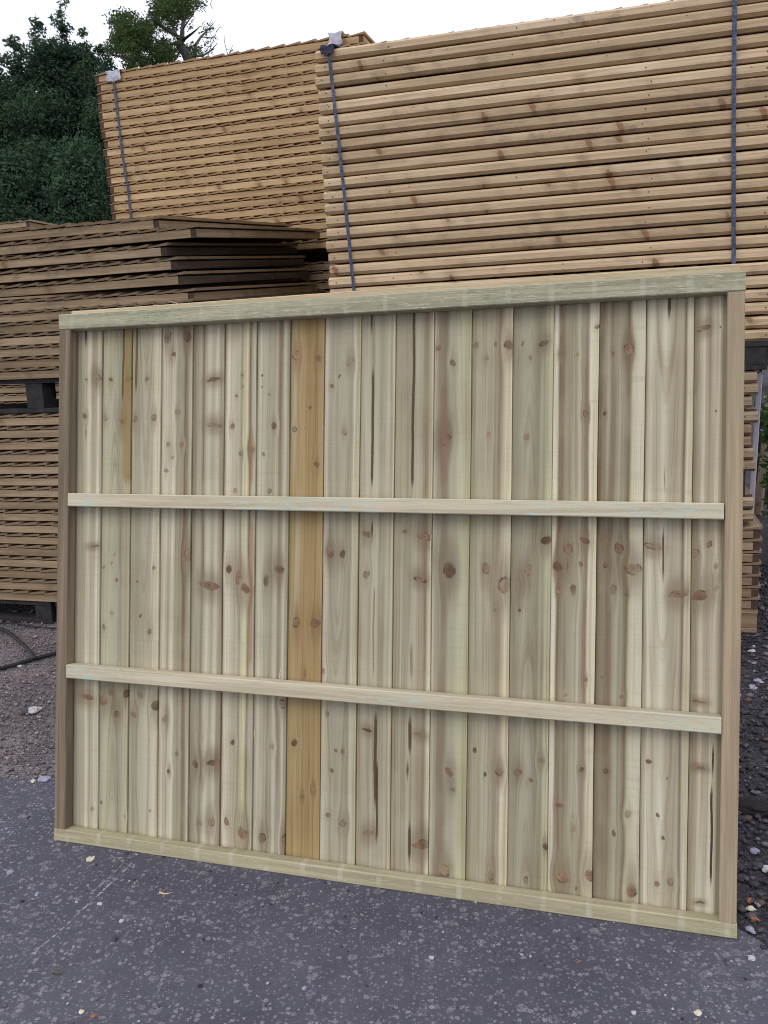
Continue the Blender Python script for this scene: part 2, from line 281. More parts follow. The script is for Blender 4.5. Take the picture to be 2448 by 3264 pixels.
def asphalt_mat():
    m, t, b = material('worn_asphalt')
    tc = t.new('ShaderNodeTexCoord').outputs['Object']; X, Y, Z = t.sep(tc)
    big = t.noise(tc, 2.2, 4, .6); mid = t.noise(tc, 14, 5, .7); fine = t.noise(tc, 160, 4, .75); speck = t.noise(tc, 420, 2, .6)
    c = t.mix(t.ss(big, .3, .7), (.074, .075, .099), (.098, .098, .124))
    c = t.mix(t.m('MULTIPLY', t.ss(mid, .45, .7), .5), c, (.055, .053, .068))
    c = t.mix(t.m('MULTIPLY', t.ss(fine, .5, .7), .45), c, (.15, .145, .165))
    c = t.mix(t.m('MULTIPLY', t.ss(speck, .55, .75), .35), c, (.04, .04, .05))
    def agg(scale, thr, r0, r1, colr, amt, base, seed, elong=1.0):
        wv = t.new('ShaderNodeTexNoise'); t.put(wv.inputs['Vector'], tc); wv.inputs['Scale'].default_value = scale * 1.6; wv.inputs['Detail'].default_value = 3
        ad = t.new('ShaderNodeVectorMath', operation='MULTIPLY_ADD'); t.put(ad.inputs[0], wv.outputs[1]); t.put(ad.inputs[1], (.8 / scale,) * 3)
        t.put(ad.inputs[2], t.xyz(t.m('ADD', X, seed), t.m('MULTIPLY', Y, elong), 0.0))
        v = t.vor(ad.outputs[0], scale, dim='2D')
        rg = t.sep(v['Color'])
        size = t.m('MULTIPLY', t.ss(rg[0], thr, 1.0), 1.0)
        edge = t.m('SUBTRACT', t.m('MULTIPLY', size, r1), v['Distance'])
        mk = t.ss(edge, 0.0, r0)
        mk = t.m('MULTIPLY', mk, t.ss(t.noise(tc, scale * 4, 4, .75), .42, .50))
        return t.mix(t.m('MULTIPLY', mk, amt), base, t.mix(rg[1], colr, tuple(x * .6 for x in colr))), mk
    c, k1 = agg(34, .70, .08, .44, (.36, .335, .385), .42, c, 3.1)
    c, k2 = agg(80, .66, .12, .55, (.50, .48, .53), .50, c, 7.7)
    c, k3 = agg(170, .70, .15, .60, (.46, .45, .50), .42, c, 1.7)
    c = t.mix(t.m('MULTIPLY', t.ss(t.noise(tc, 34, 4, .75), .60, .72), .22), c, (.24, .215, .245))
    # scrape marks: pale double line at the left, a faint one at the right
    def scratch(base, p, q, hw, amt):
        dx, dy = q[0] - p[0], q[1] - p[1]; L = math.hypot(dx, dy); dx /= L; dy /= L
        a = t.m('ADD', t.m('MULTIPLY', t.m('SUBTRACT', X, p[0]), -dy), t.m('MULTIPLY', t.m('SUBTRACT', Y, p[1]), dx))
        a = t.m('ADD', a, t.m('MULTIPLY', t.m('SUBTRACT', t.noise(tc, 7, 3), .5), .022))
        s = t.m('ADD', t.m('MULTIPLY', t.m('SUBTRACT', X, p[0]), dx), t.m('MULTIPLY', t.m('SUBTRACT', Y, p[1]), dy))
        k = t.m('MULTIPLY', t.ss(t.m('ABSOLUTE', a), hw, hw * .3), t.m('MULTIPLY', t.ss(s, 0, .03), t.ss(s, L, L - .05)))
        k = t.m('MULTIPLY', k, t.ss(t.noise(tc, 60, 5, .85), .47, .56))
        return t.mix(t.m('MULTIPLY', k, amt), base, (.36, .34, .38))
    c = scratch(c, (-.719, 2.221), (-.873, 1.795), .0040, 1.0)
    c = scratch(c, (-.742, 2.215), (-.80, 2.06), .0028, .9)
    c = scratch(c, (-.727, 2.19), (-.85, 1.86), .0028, .9)
    c = scratch(c, (.60, 1.74), (.66, 1.62), .006, .25)
    t.put(b.inputs['Base Color'], c); b.inputs['Roughness'].default_value = .82
    h = t.m('ADD', t.m('MULTIPLY', fine, .8), t.m('ADD', t.m('MULTIPLY', mid, .5), t.m('MULTIPLY', t.m('ADD', k1, k2), .25)))
    t.put(b.inputs['Normal'], t.bump(h, .55, .006)); return m

GM = ground_mat()
def hgt(x, y):                                           # soft heaps in the loose ground, flat under the asphalt
    return 0.0
gv, gf = [], []
xs = [-400, -60, -15, -6] + [-5 + .25 * i for i in range(41)] + [6, 15, 60, 400]
ys = [-400, -60, -10, -2] + [-1 + .25 * i for i in range(41)] + [12, 30, 90, 600]
def bound_y(x):                                          # the broken edge of the asphalt
    pts = [(-400, 60), (-6, 3.35), (-1.3, 2.75), (-1.11, 2.715), (.70, 1.90), (.80, 1.80), (.86, 1.62), (1.0, 1.3), (1.5, .3), (3, -3), (60, -120), (400, -800)]
    for (a, b), (c, d) in zip(pts, pts[1:]):
        if a <= x <= c: return b + (d - b) * (x - a) / (c - a)
    return -800
for j, y in enumerate(ys):
    for i, x in enumerate(xs):
        z = -.010
        if -5 < x < 5 and y > bound_y(x) + .3 and y < 9 and y > 1:
            z = -.010 + .008 * (mnoise.noise(Vector((x * 1.7, y * 1.7, 0))) )
        gv.append((x, y, z))
nx_ = len(xs)
for j in range(len(ys) - 1):
    for i in range(nx_ - 1):
        a = j * nx_ + i; gf.append((a, a + 1, a + nx_ + 1, a + nx_))
go = obj('ground', mesh_from('ground', gv, gf, [GM])); tag(go, kind='structure')

AM = asphalt_mat()
edge = []
x = -6.0
while x < 1.5:
    y = bound_y(x) + .020 * mnoise.noise(Vector((x * 9, 0, 3))) + .012 * mnoise.noise(Vector((x * 41, 2, 3)))
    edge.append((x, y)); x += .012
av, af = [], []
for (x, y) in edge: av += [(x, y + .006, -.016), (x, y, 0.0), (x, -8, 0.0)]
for i in range(len(edge) - 1):
    a = i * 3; af += [(a, a + 1, a + 4, a + 3), (a + 1, a + 2, a + 5, a + 4)]
av2 = [(-40, 8, 0.0), (-6.0, edge[0][1], 0.0), (-6.0, -8, 0.0), (-40, -8, 0.0)]
k = len(av); av += av2; af.append((k, k + 1, k + 2, k + 3))
ao = obj('asphalt', fix_normals(mesh_from('asphalt', av, af, [AM]))); tag(ao, kind='structure')
ao.data.flip_normals() if ao.data.polygons[1].normal.z < 0 else None
GZ = 0.0                                               # top of the asphalt

# ------------------------------------------------------------------ the fence panel in front
PX0, PY0, PYAW, PLEAN = -.9889, 2.3368, R(-17.479), R(10.297)
XD = Vector((math.cos(PYAW), math.sin(PYAW), 0))
UD = Vector((-math.sin(PYAW) * math.sin(PLEAN), math.cos(PYAW) * math.sin(PLEAN), math.cos(PLEAN)))
BD = UD.cross(XD) * 1.0                                  # points into the picture, away from the camera
if BD.y < 0: BD = -BD
panel = empty('fence_panel')
panel.matrix_world = Matrix(((XD.x, BD.x, UD.x, PX0), (XD.y, BD.y, UD.y, PY0), (XD.z, BD.z, UD.z, GZ + .001), (0, 0, 0, 1)))
tag(panel, 'large new pale closeboard fence panel with two battens, leaning in front of the stacks', 'fence panel')

# each knot of a board bends the grain (warp), keeps the nearest distance and adds a stained halo
kg = bpy.data.node_groups.new('knot_field', 'ShaderNodeTree')
for nm in ('U', 'V', 'Warp', 'Near', 'Halo', 'CX', 'CZ', 'RX', 'RZ', 'Tilt', 'Bend'): kg.interface.new_socket(nm, in_out='INPUT', socket_type='NodeSocketFloat')
for nm in ('Warp', 'Near', 'Halo'): kg.interface.new_socket(nm, in_out='OUTPUT', socket_type='NodeSocketFloat')
t = NT(kg); gi = t.new('NodeGroupInput'); go_ = t.new('NodeGroupOutput'); I = gi.outputs
dx = t.m('DIVIDE', t.m('SUBTRACT', I['U'], I['CX']), I['RX']); dz = t.m('ADD', t.m('DIVIDE', t.m('SUBTRACT', I['V'], I['CZ']), I['RZ']), t.m('MULTIPLY', dx, I['Tilt']))
dx2 = t.m('MULTIPLY', dx, dx); dz2 = t.m('MULTIPLY', dz, dz)
dd = t.m('SQRT', t.m('ADD', dx2, dz2))
gg = t.m('EXPONENT', t.m('MULTIPLY', t.m('ADD', t.m('MULTIPLY', dx2, .30), t.m('MULTIPLY', dz2, .10)), -1.0))
wp = t.m('ADD', I['Warp'], t.m('MULTIPLY', t.m('MULTIPLY', dx, I['RX']), t.m('MULTIPLY', gg, I['Bend'])))
hh = t.m('EXPONENT', t.m('MULTIPLY', t.m('ADD', t.m('MULTIPLY', dx2, .26), t.m('MULTIPLY', dz2, .032)), -1.0))
big = t.ss(I['RX'], .003, .014)
t.put(go_.inputs['Warp'], wp); t.put(go_.inputs['Near'], t.m('MINIMUM', I['Near'], dd))
t.put(go_.inputs['Halo'], t.m('ADD', I['Halo'], t.m('MULTIPLY', hh, t.m('ADD', t.m('MULTIPLY', big, .7), .3))))

Wh, Gy, Pk, Br, Ye, Ol, Tn = (.66, .63, .52), (.50, .48, .375), (.47, .41, .31), (.31, .225, .155), (.60, .575, .40), (.36, .335, .225), (.40, .305, .165)
G2, P2, Yg, Dk = (.42, .40, .295), (.37, .31, .225), (.56, .57, .39), (.22, .16, .11)
BANDS = [
 [(0, Pk), (.15, Gy), (.35, Gy), (.5, Wh), (.62, Gy), (.75, Gy), (.85, Wh), (1, Gy)],
 [(0, Gy), (.2, Yg), (.5, Gy), (.65, G2), (.8, Gy), (.92, Ye), (1, G2)],
 [(0, Gy), (.2, G2), (.35, Gy), (.5, Gy), (.7, Gy), (.82, Wh), (.9, Ye), (1, Wh)],
 [(0, Pk), (.1, Wh), (.25, Gy), (.4, Wh), (.5, G2), (.7, G2), (.78, Br), (.86, P2), (.94, Gy), (1, Gy)],
 [(0, P2), (.25, Gy), (.33, P2), (.4, Gy), (.5, Wh), (.65, Gy), (.78, Wh), (.9, Pk), (1, P2)],
 [(0, Pk), (.1, Wh), (.3, Gy), (.45, Gy), (.54, Ol), (.6, Ye), (.72, Ye), (.8, Br), (.88, Gy), (1, Gy)],
 [(0, Gy), (.1, Wh), (.35, Gy), (.5, Gy), (.6, Wh), (.7, P2), (.78, Pk), (.85, Wh), (.92, Gy), (1, G2)],
 [(0, Tn), (.3, (.43, .33, .185)), (.5, Tn), (.65, (.37, .265, .13)), (.85, Tn), (1, (.45, .345, .20))],
 [(0, Wh), (.2, Gy), (.45, Gy), (.6, Gy), (.75, G2), (.82, Wh), (.9, Yg), (.97, Ye), (1, G2)],
 [(0, Pk), (.2, Gy), (.34, G2), (.42, Gy), (.6, G2), (.8, Gy), (.88, Gy), (.94, Ye), (1, Gy)],
 [(0, Pk), (.2, G2), (.38, G2), (.55, Gy), (.7, Pk), (.85, P2), (.92, Ye), (.98, Wh), (1, Gy)],
 [(0, Wh), (.1, Gy), (.18, P2), (.35, P2), (.45, Gy), (.6, Gy), (.7, Yg), (.85, Yg), (.95, (.50, .50, .30)), (1, Ye)],
 [(0, P2), (.15, G2), (.4, Gy), (.55, G2), (.68, P2), (.77, Pk), (.83, Wh), (.93, Ye), (1, Wh)],
 [(0, Pk), (.12, G2), (.3, Gy), (.45, Gy), (.58, G2), (.68, Ol), (.8, G2), (.86, Yg), (.95, Ye), (1, Yg)],
 [(0, Wh), (.08, Wh), (.14, Br), (.25, P2), (.45, G2), (.6, Gy), (.7, P2), (.77, Br), (.83, Wh), (.97, Ye), (1, Wh)],
 [(0, Br), (.12, P2), (.3, P2), (.45, Gy), (.55, G2), (.65, Br), (.72, Ye), (.8, Wh), (.95, Wh), (1, Ye)],
 [(0, P2), (.1, Wh), (.25, Gy), (.4, Wh), (.52, Gy), (.62, Pk), (.75, Gy), (.82, Br), (.88, Wh), (.95, Ye), (1, Gy)],
 [(0, P2), (.12, Pk), (.25, Wh), (.4, Gy), (.5, Wh), (.62, Wh), (.72, G2), (.85, Ol), (1, G2)],
]
BANDS = [[(p, tuple(min(.74, q * (sum(c) / 1.37) ** .38 * (1.0, 1.01, 1.06)[n]) for n, q in enumerate(c))) for p, c in B_] if i_ != 7 else B_ for i_, B_ in enumerate(BANDS)]
SEAM = [.031, .120, .217, .312, .411, .509, .606, .704, .802, .903, .998, 1.1, 1.197, 1.301, 1.4, 1.508, 1.616, 1.724, 1.812]

def board_mat(i, w):
    m, t, b = material('board_wood')
    tc = t.new('ShaderNodeTexCoord').outputs['Object']; X, Y, Z = t.sep(tc)
    sd = i * 7.31
    v3 = t.xyz(X, Z, sd)
    wig = t.m('MULTIPLY', t.m('SUBTRACT', t.noise(t.xyz(t.m('MULTIPLY', X, 6), t.m('MULTIPLY', Z, 1.3), sd), 1, 2), .5), .010)
    jx = t.m('MULTIPLY', t.m('SUBTRACT', t.noise(v3, 55, 4, .65), .5), .0085)
    Uj, Vj = t.m('ADD', X, jx), t.m('ADD', Z, t.m('MULTIPLY', jx, 1.5))
    warp, near, halo = 0.0, 50.0, 0.0
    for (cx, cz, rx, rz) in KN[i]:
        g = t.new('ShaderNodeGroup'); g.node_tree = kg; ar = rx / rz; tl = (1 if int(cz * 1000) % 2 else -1) * (.45 if ar > 1.5 else .15) / 1.0
        for nm, v in zip(('U', 'V', 'Warp', 'Near', 'Halo', 'CX', 'CZ', 'RX', 'RZ', 'Tilt', 'Bend'), (Uj, Vj, warp, near, halo, cx, cz, rx * .88, rz * .88, tl, .85 if ar < 1.3 else .85 / ar ** 2.5)): t.put(g.inputs[nm], v)
        warp, near, halo = g.outputs
    Uw = t.m('ADD', t.m('SUBTRACT', X, warp), wig)
    hmask = t.m('MINIMUM', halo, 1.0)
    base = t.ramp(t.m('DIVIDE', Uw, w), BANDS[i])
    # annual rings seen as stripes, warped round the knots
    med = t.noise(t.xyz(t.m('MULTIPLY', Uw, 150), t.m('MULTIPLY', Z, 1.1), sd), 1, 3, .6, .3)
    if i in (1, 2, 4, 8, 11, 13, 16):                       # flat-sawn: arched growth rings up the middle
        cx_ = w * (.42 + .03 * (i % 4)); xr = t.m('SUBTRACT', Uw, cx_)
        G_ = t.m('ADD', t.m('MULTIPLY', t.m('MULTIPLY', xr, xr), 5.5 / w * .1 * 1.6), t.m('ADD', t.m('MULTIPLY', Z, (.012 if i % 2 else -.012)), t.m('MULTIPLY', t.noise(t.xyz(t.m('MULTIPLY', X, 9), t.m('MULTIPLY', Z, 2.4), sd), 1, 2), .008)))
        med2 = t.noise(t.xyz(t.m('MULTIPLY', G_, 420), 0.0, sd), 1, 3, .6)
        med = t.mix(t.ss(t.m('ABSOLUTE', xr), w * .40, w * .24), med, med2)
    fin = t.noise(t.xyz(t.m('MULTIPLY', Uw, 700), t.m('MULTIPLY', Z, 5), sd), 1, 2, .6)
    wide = t.noise(t.xyz(t.m('MULTIPLY', Uw, 38), t.m('MULTIPLY', Z, .7), sd + 3), 1, 2, .5)
    base = t.mix(t.m('MULTIPLY', t.ss(med, .46, .64), .68), base, t.mix(1.0, base, (.70, .60, .50), 'MULTIPLY'))
    base = t.mix(t.m('MULTIPLY', t.ss(wide, .56, .74), .50), base, t.mix(1.0, base, (.72, .63, .55), 'MULTIPLY'))
    base = t.mix(t.m('MULTIPLY', t.ss(wide, .44, .28), .42), base, (.70, .68, .56))
    base = t.mix(t.m('MULTIPLY', t.ss(fin, .45, .75), .16), base, (.30, .25, .18))
    # blotches: green treatment and grey
    bl = t.noise(t.xyz(t.m('MULTIPLY', X, 9), t.m('MULTIPLY', Z, 3), sd + 9), 1, 4, .65)
    if i != 7:
        base = t.mix(t.m('MULTIPLY', t.ss(bl, .50, .70), .30), base, (.48, .47, .335))
        base = t.mix(t.m('MULTIPLY', t.ss(bl, .46, .30), .25), base, (.58, .56, .50))
    # knots
    base = t.mix(t.m('MULTIPLY', t.m('MULTIPLY', t.ss(hmask, .10, 1.0), t.m('ADD', .35, t.m('MULTIPLY', med, 1.3))), .62), base, (.225, .165, .115) if i != 7 else (.25, .15, .07))
    ring = t.m('SINE', t.m('MULTIPLY', near, 15.0))
    kt = t.noise(v3, 16, 1); near = t.m('ADD', near, t.m('MULTIPLY', t.m('SUBTRACT', t.noise(v3, 110, 3, .7), .5), .45))
    kc = t.ramp(kt, [(.36, (.12, .072, .05)), (.5, (.25, .145, .10)), (.62, (.36, .225, .16)), (.70, (.45, .32, .23))])
    kc = t.mix(t.m('MULTIPLY', t.ss(ring, -.2, .9), .35), kc, (.17, .095, .065))
    kc = t.mix(t.m('MULTIPLY', t.ss(t.noise(v3, 190, 3, .7), .52, .68), .65), kc, (.10, .055, .038))
    kc = t.mix(t.m('MULTIPLY', t.ss(near, .24, .08), .7), kc, (.10, .055, .04))
    rim = t.m('MULTIPLY', t.ss(near, .70, .95), t.ss(near, 1.35, .98))
    base = t.mix(t.m('MULTIPLY', t.ss(near, 1.15, .78), t.m('ADD', .40, t.m('MULTIPLY', t.ss(t.noise(v3, 13, 1), .38, .60), .52))), base, kc)
    base = t.mix(t.m('MULTIPLY', rim, t.m('MULTIPLY', t.ss(t.noise(v3, 42, 3, .6), .44, .68), .85)), base, (.06, .035, .025))
    crack = 0.0
    SC = dict(d=(.055, .035, .022), p=(.26, .155, .105), b=(.10, .058, .038), a=(.36, .26, .10), e=(.13, .075, .02), t=(.30, .50, .46), q=(.32, .19, .13), o=(.33, .165, .07))
    for (sx, z0, z1, hw, ty) in ST[i]:
        soft = ty in 'aoq'
        jag = t.m('MULTIPLY', t.m('SUBTRACT', t.noise(t.xyz(t.m('MULTIPLY', X, 2), t.m('MULTIPLY', Z, 5 if not soft else 3), sx * 50), 1, 3), .5), .010 if not soft else .006)
        dd = t.m('ABSOLUTE', t.m('ADD', t.m('SUBTRACT', X, sx), jag))
        dd = t.m('ADD', dd, t.m('MULTIPLY', t.m('SUBTRACT', t.noise(v3, 240, 2, .7), .5), hw * .5))
        hw = hw * (.95 if ty in 'dbp' else .8)
        ends = t.m('MULTIPLY', t.ss(Z, z0, z0 + .05), t.ss(Z, z1, z1 - .05) if z1 < 1.44 else 1.0)
        mk = t.m('MULTIPLY', t.ss(t.m('DIVIDE', dd, t.m('ADD', t.m('MULTIPLY', ends, hw), .0001)), 1.15 if not soft else 1.5, .75 if not soft else .5), ends)
        amt = dict(d=.95, p=.7, b=.93, a=.8, e=.85, t=.6, q=.5, o=.55)[ty]
        base = t.mix(t.m('MULTIPLY', mk, amt), base, SC[ty])
        if ty in 'db': crack = t.m('ADD', crack, mk)
    # band-saw marks and torn fibres
    saw = t.noise(t.xyz(t.m('MULTIPLY', X, 5), t.m('MULTIPLY', Z, 260), sd), 1, 2, .6)
    rowp = t.noise(t.xyz(t.m('MULTIPLY', X, 3), t.m('MULTIPLY', Z, 30), sd), 1, 2, .6)
    base = t.mix(t.m('MULTIPLY', t.ss(saw, .5, .72), .13), base, (.30, .26, .20))
    base = t.mix(t.m('MULTIPLY', t.ss(rowp, .62, .75), .15), base, (.33, .27, .22))
    fz = t.noise(t.xyz(t.m('MULTIPLY', X, 330), t.m('MULTIPLY', Z, 130), sd), 1, 2, .7)
    fmask = t.m('MULTIPLY', t.ss(fz, .66, .76), t.ss(t.noise(v3, 14, 2), .42, .62))
    base = t.mix(t.m('MULTIPLY', fmask, .6), base, (.74, .71, .60))
    tb = 1.0 + .10 * math.sin(i * 2.7 + 1); base = t.mix(1.0, base, (.84 * tb, .825 * tb, .735 * tb), 'MULTIPLY')
    up_ = t.noise(t.xyz(t.m('MULTIPLY', X, 3), t.m('MULTIPLY', Z, 2.2), 4.0 + i // 2), 1, 3, .6); base = t.mix(t.m('MULTIPLY', t.ss(up_, .48, .68), .38), base, t.mix(1.0, base, (.68, .64, .56), 'MULTIPLY'))
    t.put(b.inputs['Base Color'], base); b.inputs['Roughness'].default_value = .8
    h = t.m('ADD', t.m('MULTIPLY', med, .35), t.m('ADD', t.m('MULTIPLY', saw, .35), t.m('MULTIPLY', fin, .25)))
    h = t.m('ADD', h, t.m('MULTIPLY', fmask, 1.2))
    if not isinstance(crack, float): h = t.m('SUBTRACT', h, t.m('MULTIPLY', crack, 3.0))
    t.put(b.inputs['Normal'], t.bump(h, .6, .0012)); return m

# boards: wedge section, the thick right edge of each stands proud of the next one's thin left edge
for i in range(18):
    w = SEAM[i + 1] - SEAM[i]
    mat = board_mat(i, w)
    y0 = .0392
    top = 1.492
    ov = .012 if i > 0 else .020
    segs = 10; V = []; F = []
    prof = [(-ov, .0102), (-.0002, .0098), (0.0, .0058), (w - .0016, 0.0), (w - .0016, .0080), (-ov, .0145)]
    r2 = random.Random(i * 3 + 1); bow = r2.uniform(-.0012, .0012); lx = r2.uniform(-.0012, .0012)
    for k in range(segs + 1):
        z = .003 + (top - .003) * k / segs
        o = bow * math.sin(math.pi * k / segs); ex_ = .0006 * math.sin(k * 1.3 + i) + lx * (k / segs - .5)
        for j, (px, py) in enumerate(prof): V.append((px + (ex_ if j in (3, 4) else 0), py + o, z))
    n = len(prof)
    for k in range(segs):
        for j in range(n):
            a = k * n + j; c = k * n + (j + 1) % n; F.append((a, c, c + n, a + n))
    F.append(tuple(range(n))[::-1]); F.append(tuple(segs * n + j for j in range(n)))
    me = fix_normals(mesh_from('board', V, F, [mat]))
    o = obj('board', me, panel, (SEAM[i], y0, 0))
    if i == 7: o['label'] = 'honey brown board, darker than its pale neighbours'
    if i == 1: o['label'] = 'board with an amber resin streak'

def frame_mat(name, light, dark, green=(.42, .44, .30), axis='x', teal=0.0, knot=.35, dark_stain=.3, fibres=.5, marks=0.0):
    m, t, b = material(name)
    tc = t.new('ShaderNodeTexCoord').outputs['Object']; X, Y, Z = t.sep(tc)
    oi = t.new('ShaderNodeObjectInfo').outputs['Random']
    L, A = (X, Z) if axis == 'x' else (Z, X)
    B = Y
    off = t.m('MULTIPLY', oi, 61.0); L2 = t.m('ADD', L, off); AB = t.m('ADD', A, t.m('MULTIPLY', B, .8))
    vo = t.vor(t.xyz(t.m('MULTIPLY', L2, 5.0), t.m('MULTIPLY', AB, 7.0), off), 1.0)
    gate = t.ss(t.sep(vo['Color'])[0], 1 - knot, 1 - knot + .03)
    d = t.m('ADD', vo['Distance'], t.m('MULTIPLY', t.m('SUBTRACT', t.noise(t.xyz(L2, AB, B), 80, 2), .5), .10))
    halo = t.m('MULTIPLY', t.ss(d, .42, .06), gate); km = t.m('MULTIPLY', t.ss(d, .10, .05), gate)
    Aw = t.m('ADD', AB, t.m('MULTIPLY', halo, .006))
    n1 = t.noise(t.xyz(t.m('MULTIPLY', L2, 1.5), t.m('MULTIPLY', Aw, 70), off), 1, 3, .6, .5)
    n2 = t.noise(t.xyz(t.m('MULTIPLY', L2, 9), t.m('MULTIPLY', Aw, 420), off), 1, 2, .6)
    low = t.noise(t.xyz(t.m('MULTIPLY', L2, 3), t.m('MULTIPLY', AB, 6), off), 1, 3, .6)
    c = t.mix(t.ss(n1, .38, .62), light, dark)
    c = t.mix(t.m('MULTIPLY', t.ss(low, .45, .65), .5), c, green)
    c = t.mix(t.m('MULTIPLY', t.ss(n2, .52, .75), .35), c, tuple(x * .55 for x in dark))
    fib = t.noise(t.xyz(t.m('MULTIPLY', L2, 26), t.m('MULTIPLY', Aw, 300), off), 1, 4, .75, .8)
    c = t.mix(t.m('MULTIPLY', t.ss(fib, .56, .66), fibres), c, (.60, .58, .46))
    c = t.mix(t.m('MULTIPLY', t.m('MULTIPLY', t.ss(fib, .46, .36), t.ss(low, .4, .6)), fibres), c, tuple(x * .45 for x in dark))
    st = t.noise(t.xyz(t.m('MULTIPLY', L2, 11), t.m('MULTIPLY', AB, 25), off), 1, 4, .7)
    c = t.mix(t.m('MULTIPLY', t.ss(st, .60, .74), dark_stain), c, (.20, .19, .14))
    if teal:
        tm = t.noise(t.xyz(t.m('MULTIPLY', L2, 22), t.m('MULTIPLY', AB, 120), off), 1, 5, .8)
        tl = t.noise(t.xyz(t.m('MULTIPLY', L2, 2.3), off, 0.0), 1, 2)
        c = t.mix(t.m('MULTIPLY', t.m('MULTIPLY', t.ss(tm, .50, .60), t.ss(tl, .40, .55)), teal), c, (.42, .57, .51))
        c = t.mix(t.m('MULTIPLY', t.ss(t.noise(t.xyz(t.m('MULTIPLY', L2, 5), t.m('MULTIPLY', AB, 90), off), 1, 3), .55, .7), .5), c, (.50, .38, .30))
    c = t.mix(t.m('MULTIPLY', halo, .35), c, tuple(x * .6 for x in dark))
    c = t.mix(t.m('MULTIPLY', km, .8), c, (.28, .15, .10))
    if marks:                                            # pale pressure marks left by the treatment stickers, one about every 10 cm
        fr_ = t.m('ABSOLUTE', t.m('SUBTRACT', t.m('FRACT', t.m('MULTIPLY', t.m('ADD', L, t.m('MULTIPLY', t.noise(t.xyz(t.m('MULTIPLY', L, 9), 0.0, off), 1, 1), .02)), 9.6)), .5))
        mk_ = t.m('MULTIPLY', t.ss(fr_, .085, .045), t.ss(t.noise(t.xyz(t.m('MULTIPLY', L, 14), t.m('MULTIPLY', A, 30), off), 1, 3, .7), .40, .60))
        c = t.mix(t.m('MULTIPLY', mk_, marks), c, (.56, .56, .47))
    gn = t.new('ShaderNodeNewGeometry').outputs['True Normal']
    vt = t.new('ShaderNodeVectorTransform', vector_type='NORMAL', convert_from='WORLD', convert_to='OBJECT'); t.put(vt.inputs[0], gn)
    en = t.ss(t.m('ABSOLUTE', t.sep(vt.outputs[0])[0 if axis == 'x' else 2]), .85, .95)
    c = t.mix(t.m('MULTIPLY', en, .45), c, tuple(x * .5 for x in dark))
    t.put(b.inputs['Base Color'], c); b.inputs['Roughness'].default_value = .8
    h = t.m('ADD', t.m('MULTIPLY', fib, fibres * 1.4), t.m('ADD', t.m('MULTIPLY', n1, .3), t.m('MULTIPLY', n2, .3)))
    t.put(b.inputs['Normal'], t.bump(h, .7, .0016)); return m

FM_top = frame_mat('top_rail_wood', (.41, .395, .28), (.30, .285, .195), green=(.33, .345, .235), fibres=.75, knot=.25, dark_stain=.45, marks=.25)
FM_bot = frame_mat('bottom_rail_wood', (.46, .42, .275), (.35, .315, .20), green=(.36, .345, .21), fibres=.35, knot=.25, dark_stain=.25, marks=.38)
FM_bat = frame_mat('batten_wood', (.60, .55, .40), (.46, .405, .28), green=(.50, .47, .32), teal=.7, fibres=.25, knot=.2, dark_stain=.12)
FM_lst = frame_mat('left_stile_wood', (.26, .20, .14), (.155, .118, .08), green=(.20, .17, .11), axis='z', fibres=.08, knot=.25, dark_stain=.4)
FM_rst = frame_mat('right_stile_wood', (.42, .335, .22), (.32, .25, .165), green=(.36, .31, .20), axis='z', fibres=.1, knot=.45, dark_stain=.2)
FM_back = frame_mat('back_rail_wood', (.56, .46, .30), (.44, .35, .22), green=(.46, .41, .26), fibres=.3, knot=.2, dark_stain=.2)

def frame_bar(name, mat, x0, x1, y0, y1, z0, z1, axis, seed, jit=.0008, slope=0.0, lab=None):
    """bar whose origin sits at its lower left end; slope tips it along x"""
    me = box_mesh(name, 0, x1 - x0, y0, y1, 0, z1 - z0, [mat], b=.0022, axis=axis, nseg=26, jit=jit, seed=seed)
    if slope:
        for v in me.vertices: v.co.z += slope * v.co.x
    o = obj(name, me, panel, (x0, 0, z0)); 
    if lab: o['label'] = lab
    return o
frame_bar('top_rail', FM_top, 0, 1.830, 0.0, .0375, 1.4665, 1.5105, 'x', 3, .0009)
frame_bar('bottom_rail', FM_bot, 0, 1.830, 0.0, .0385, 0.0, .0345, 'x', 4, .0010)
frame_bar('stile', FM_lst, 0.0005, .0365, .0015, .0375, .0352, 1.4658, 'z', 5, .0008, lab='dark brown weathered left stile')
frame_bar('stile', FM_rst, 1.792, 1.8295, .0010, .0375, .0352, 1.4658, 'z', 6, .0008, lab='tan brown right stile')
frame_bar('batten', FM_bat, .0375, 1.7905, -.0015, .0365, .9616, .9990, 'x', 7, .0006, slope=-.0070)
frame_bar('batten', FM_bat, .0375, 1.7910, -.0015, .0365, .4700, .5080, 'x', 8, .0006, slope=-.0048)
o = frame_bar('back_rail', FM_back, .002, 1.822, .0550, .078, 1.482, 1.5320, 'x', 9, .0006, slope=.0060)
frame_bar('back_rail', FM_back, .002, 1.822, .0550, .078, .02, .06, 'x', 10, .0006)
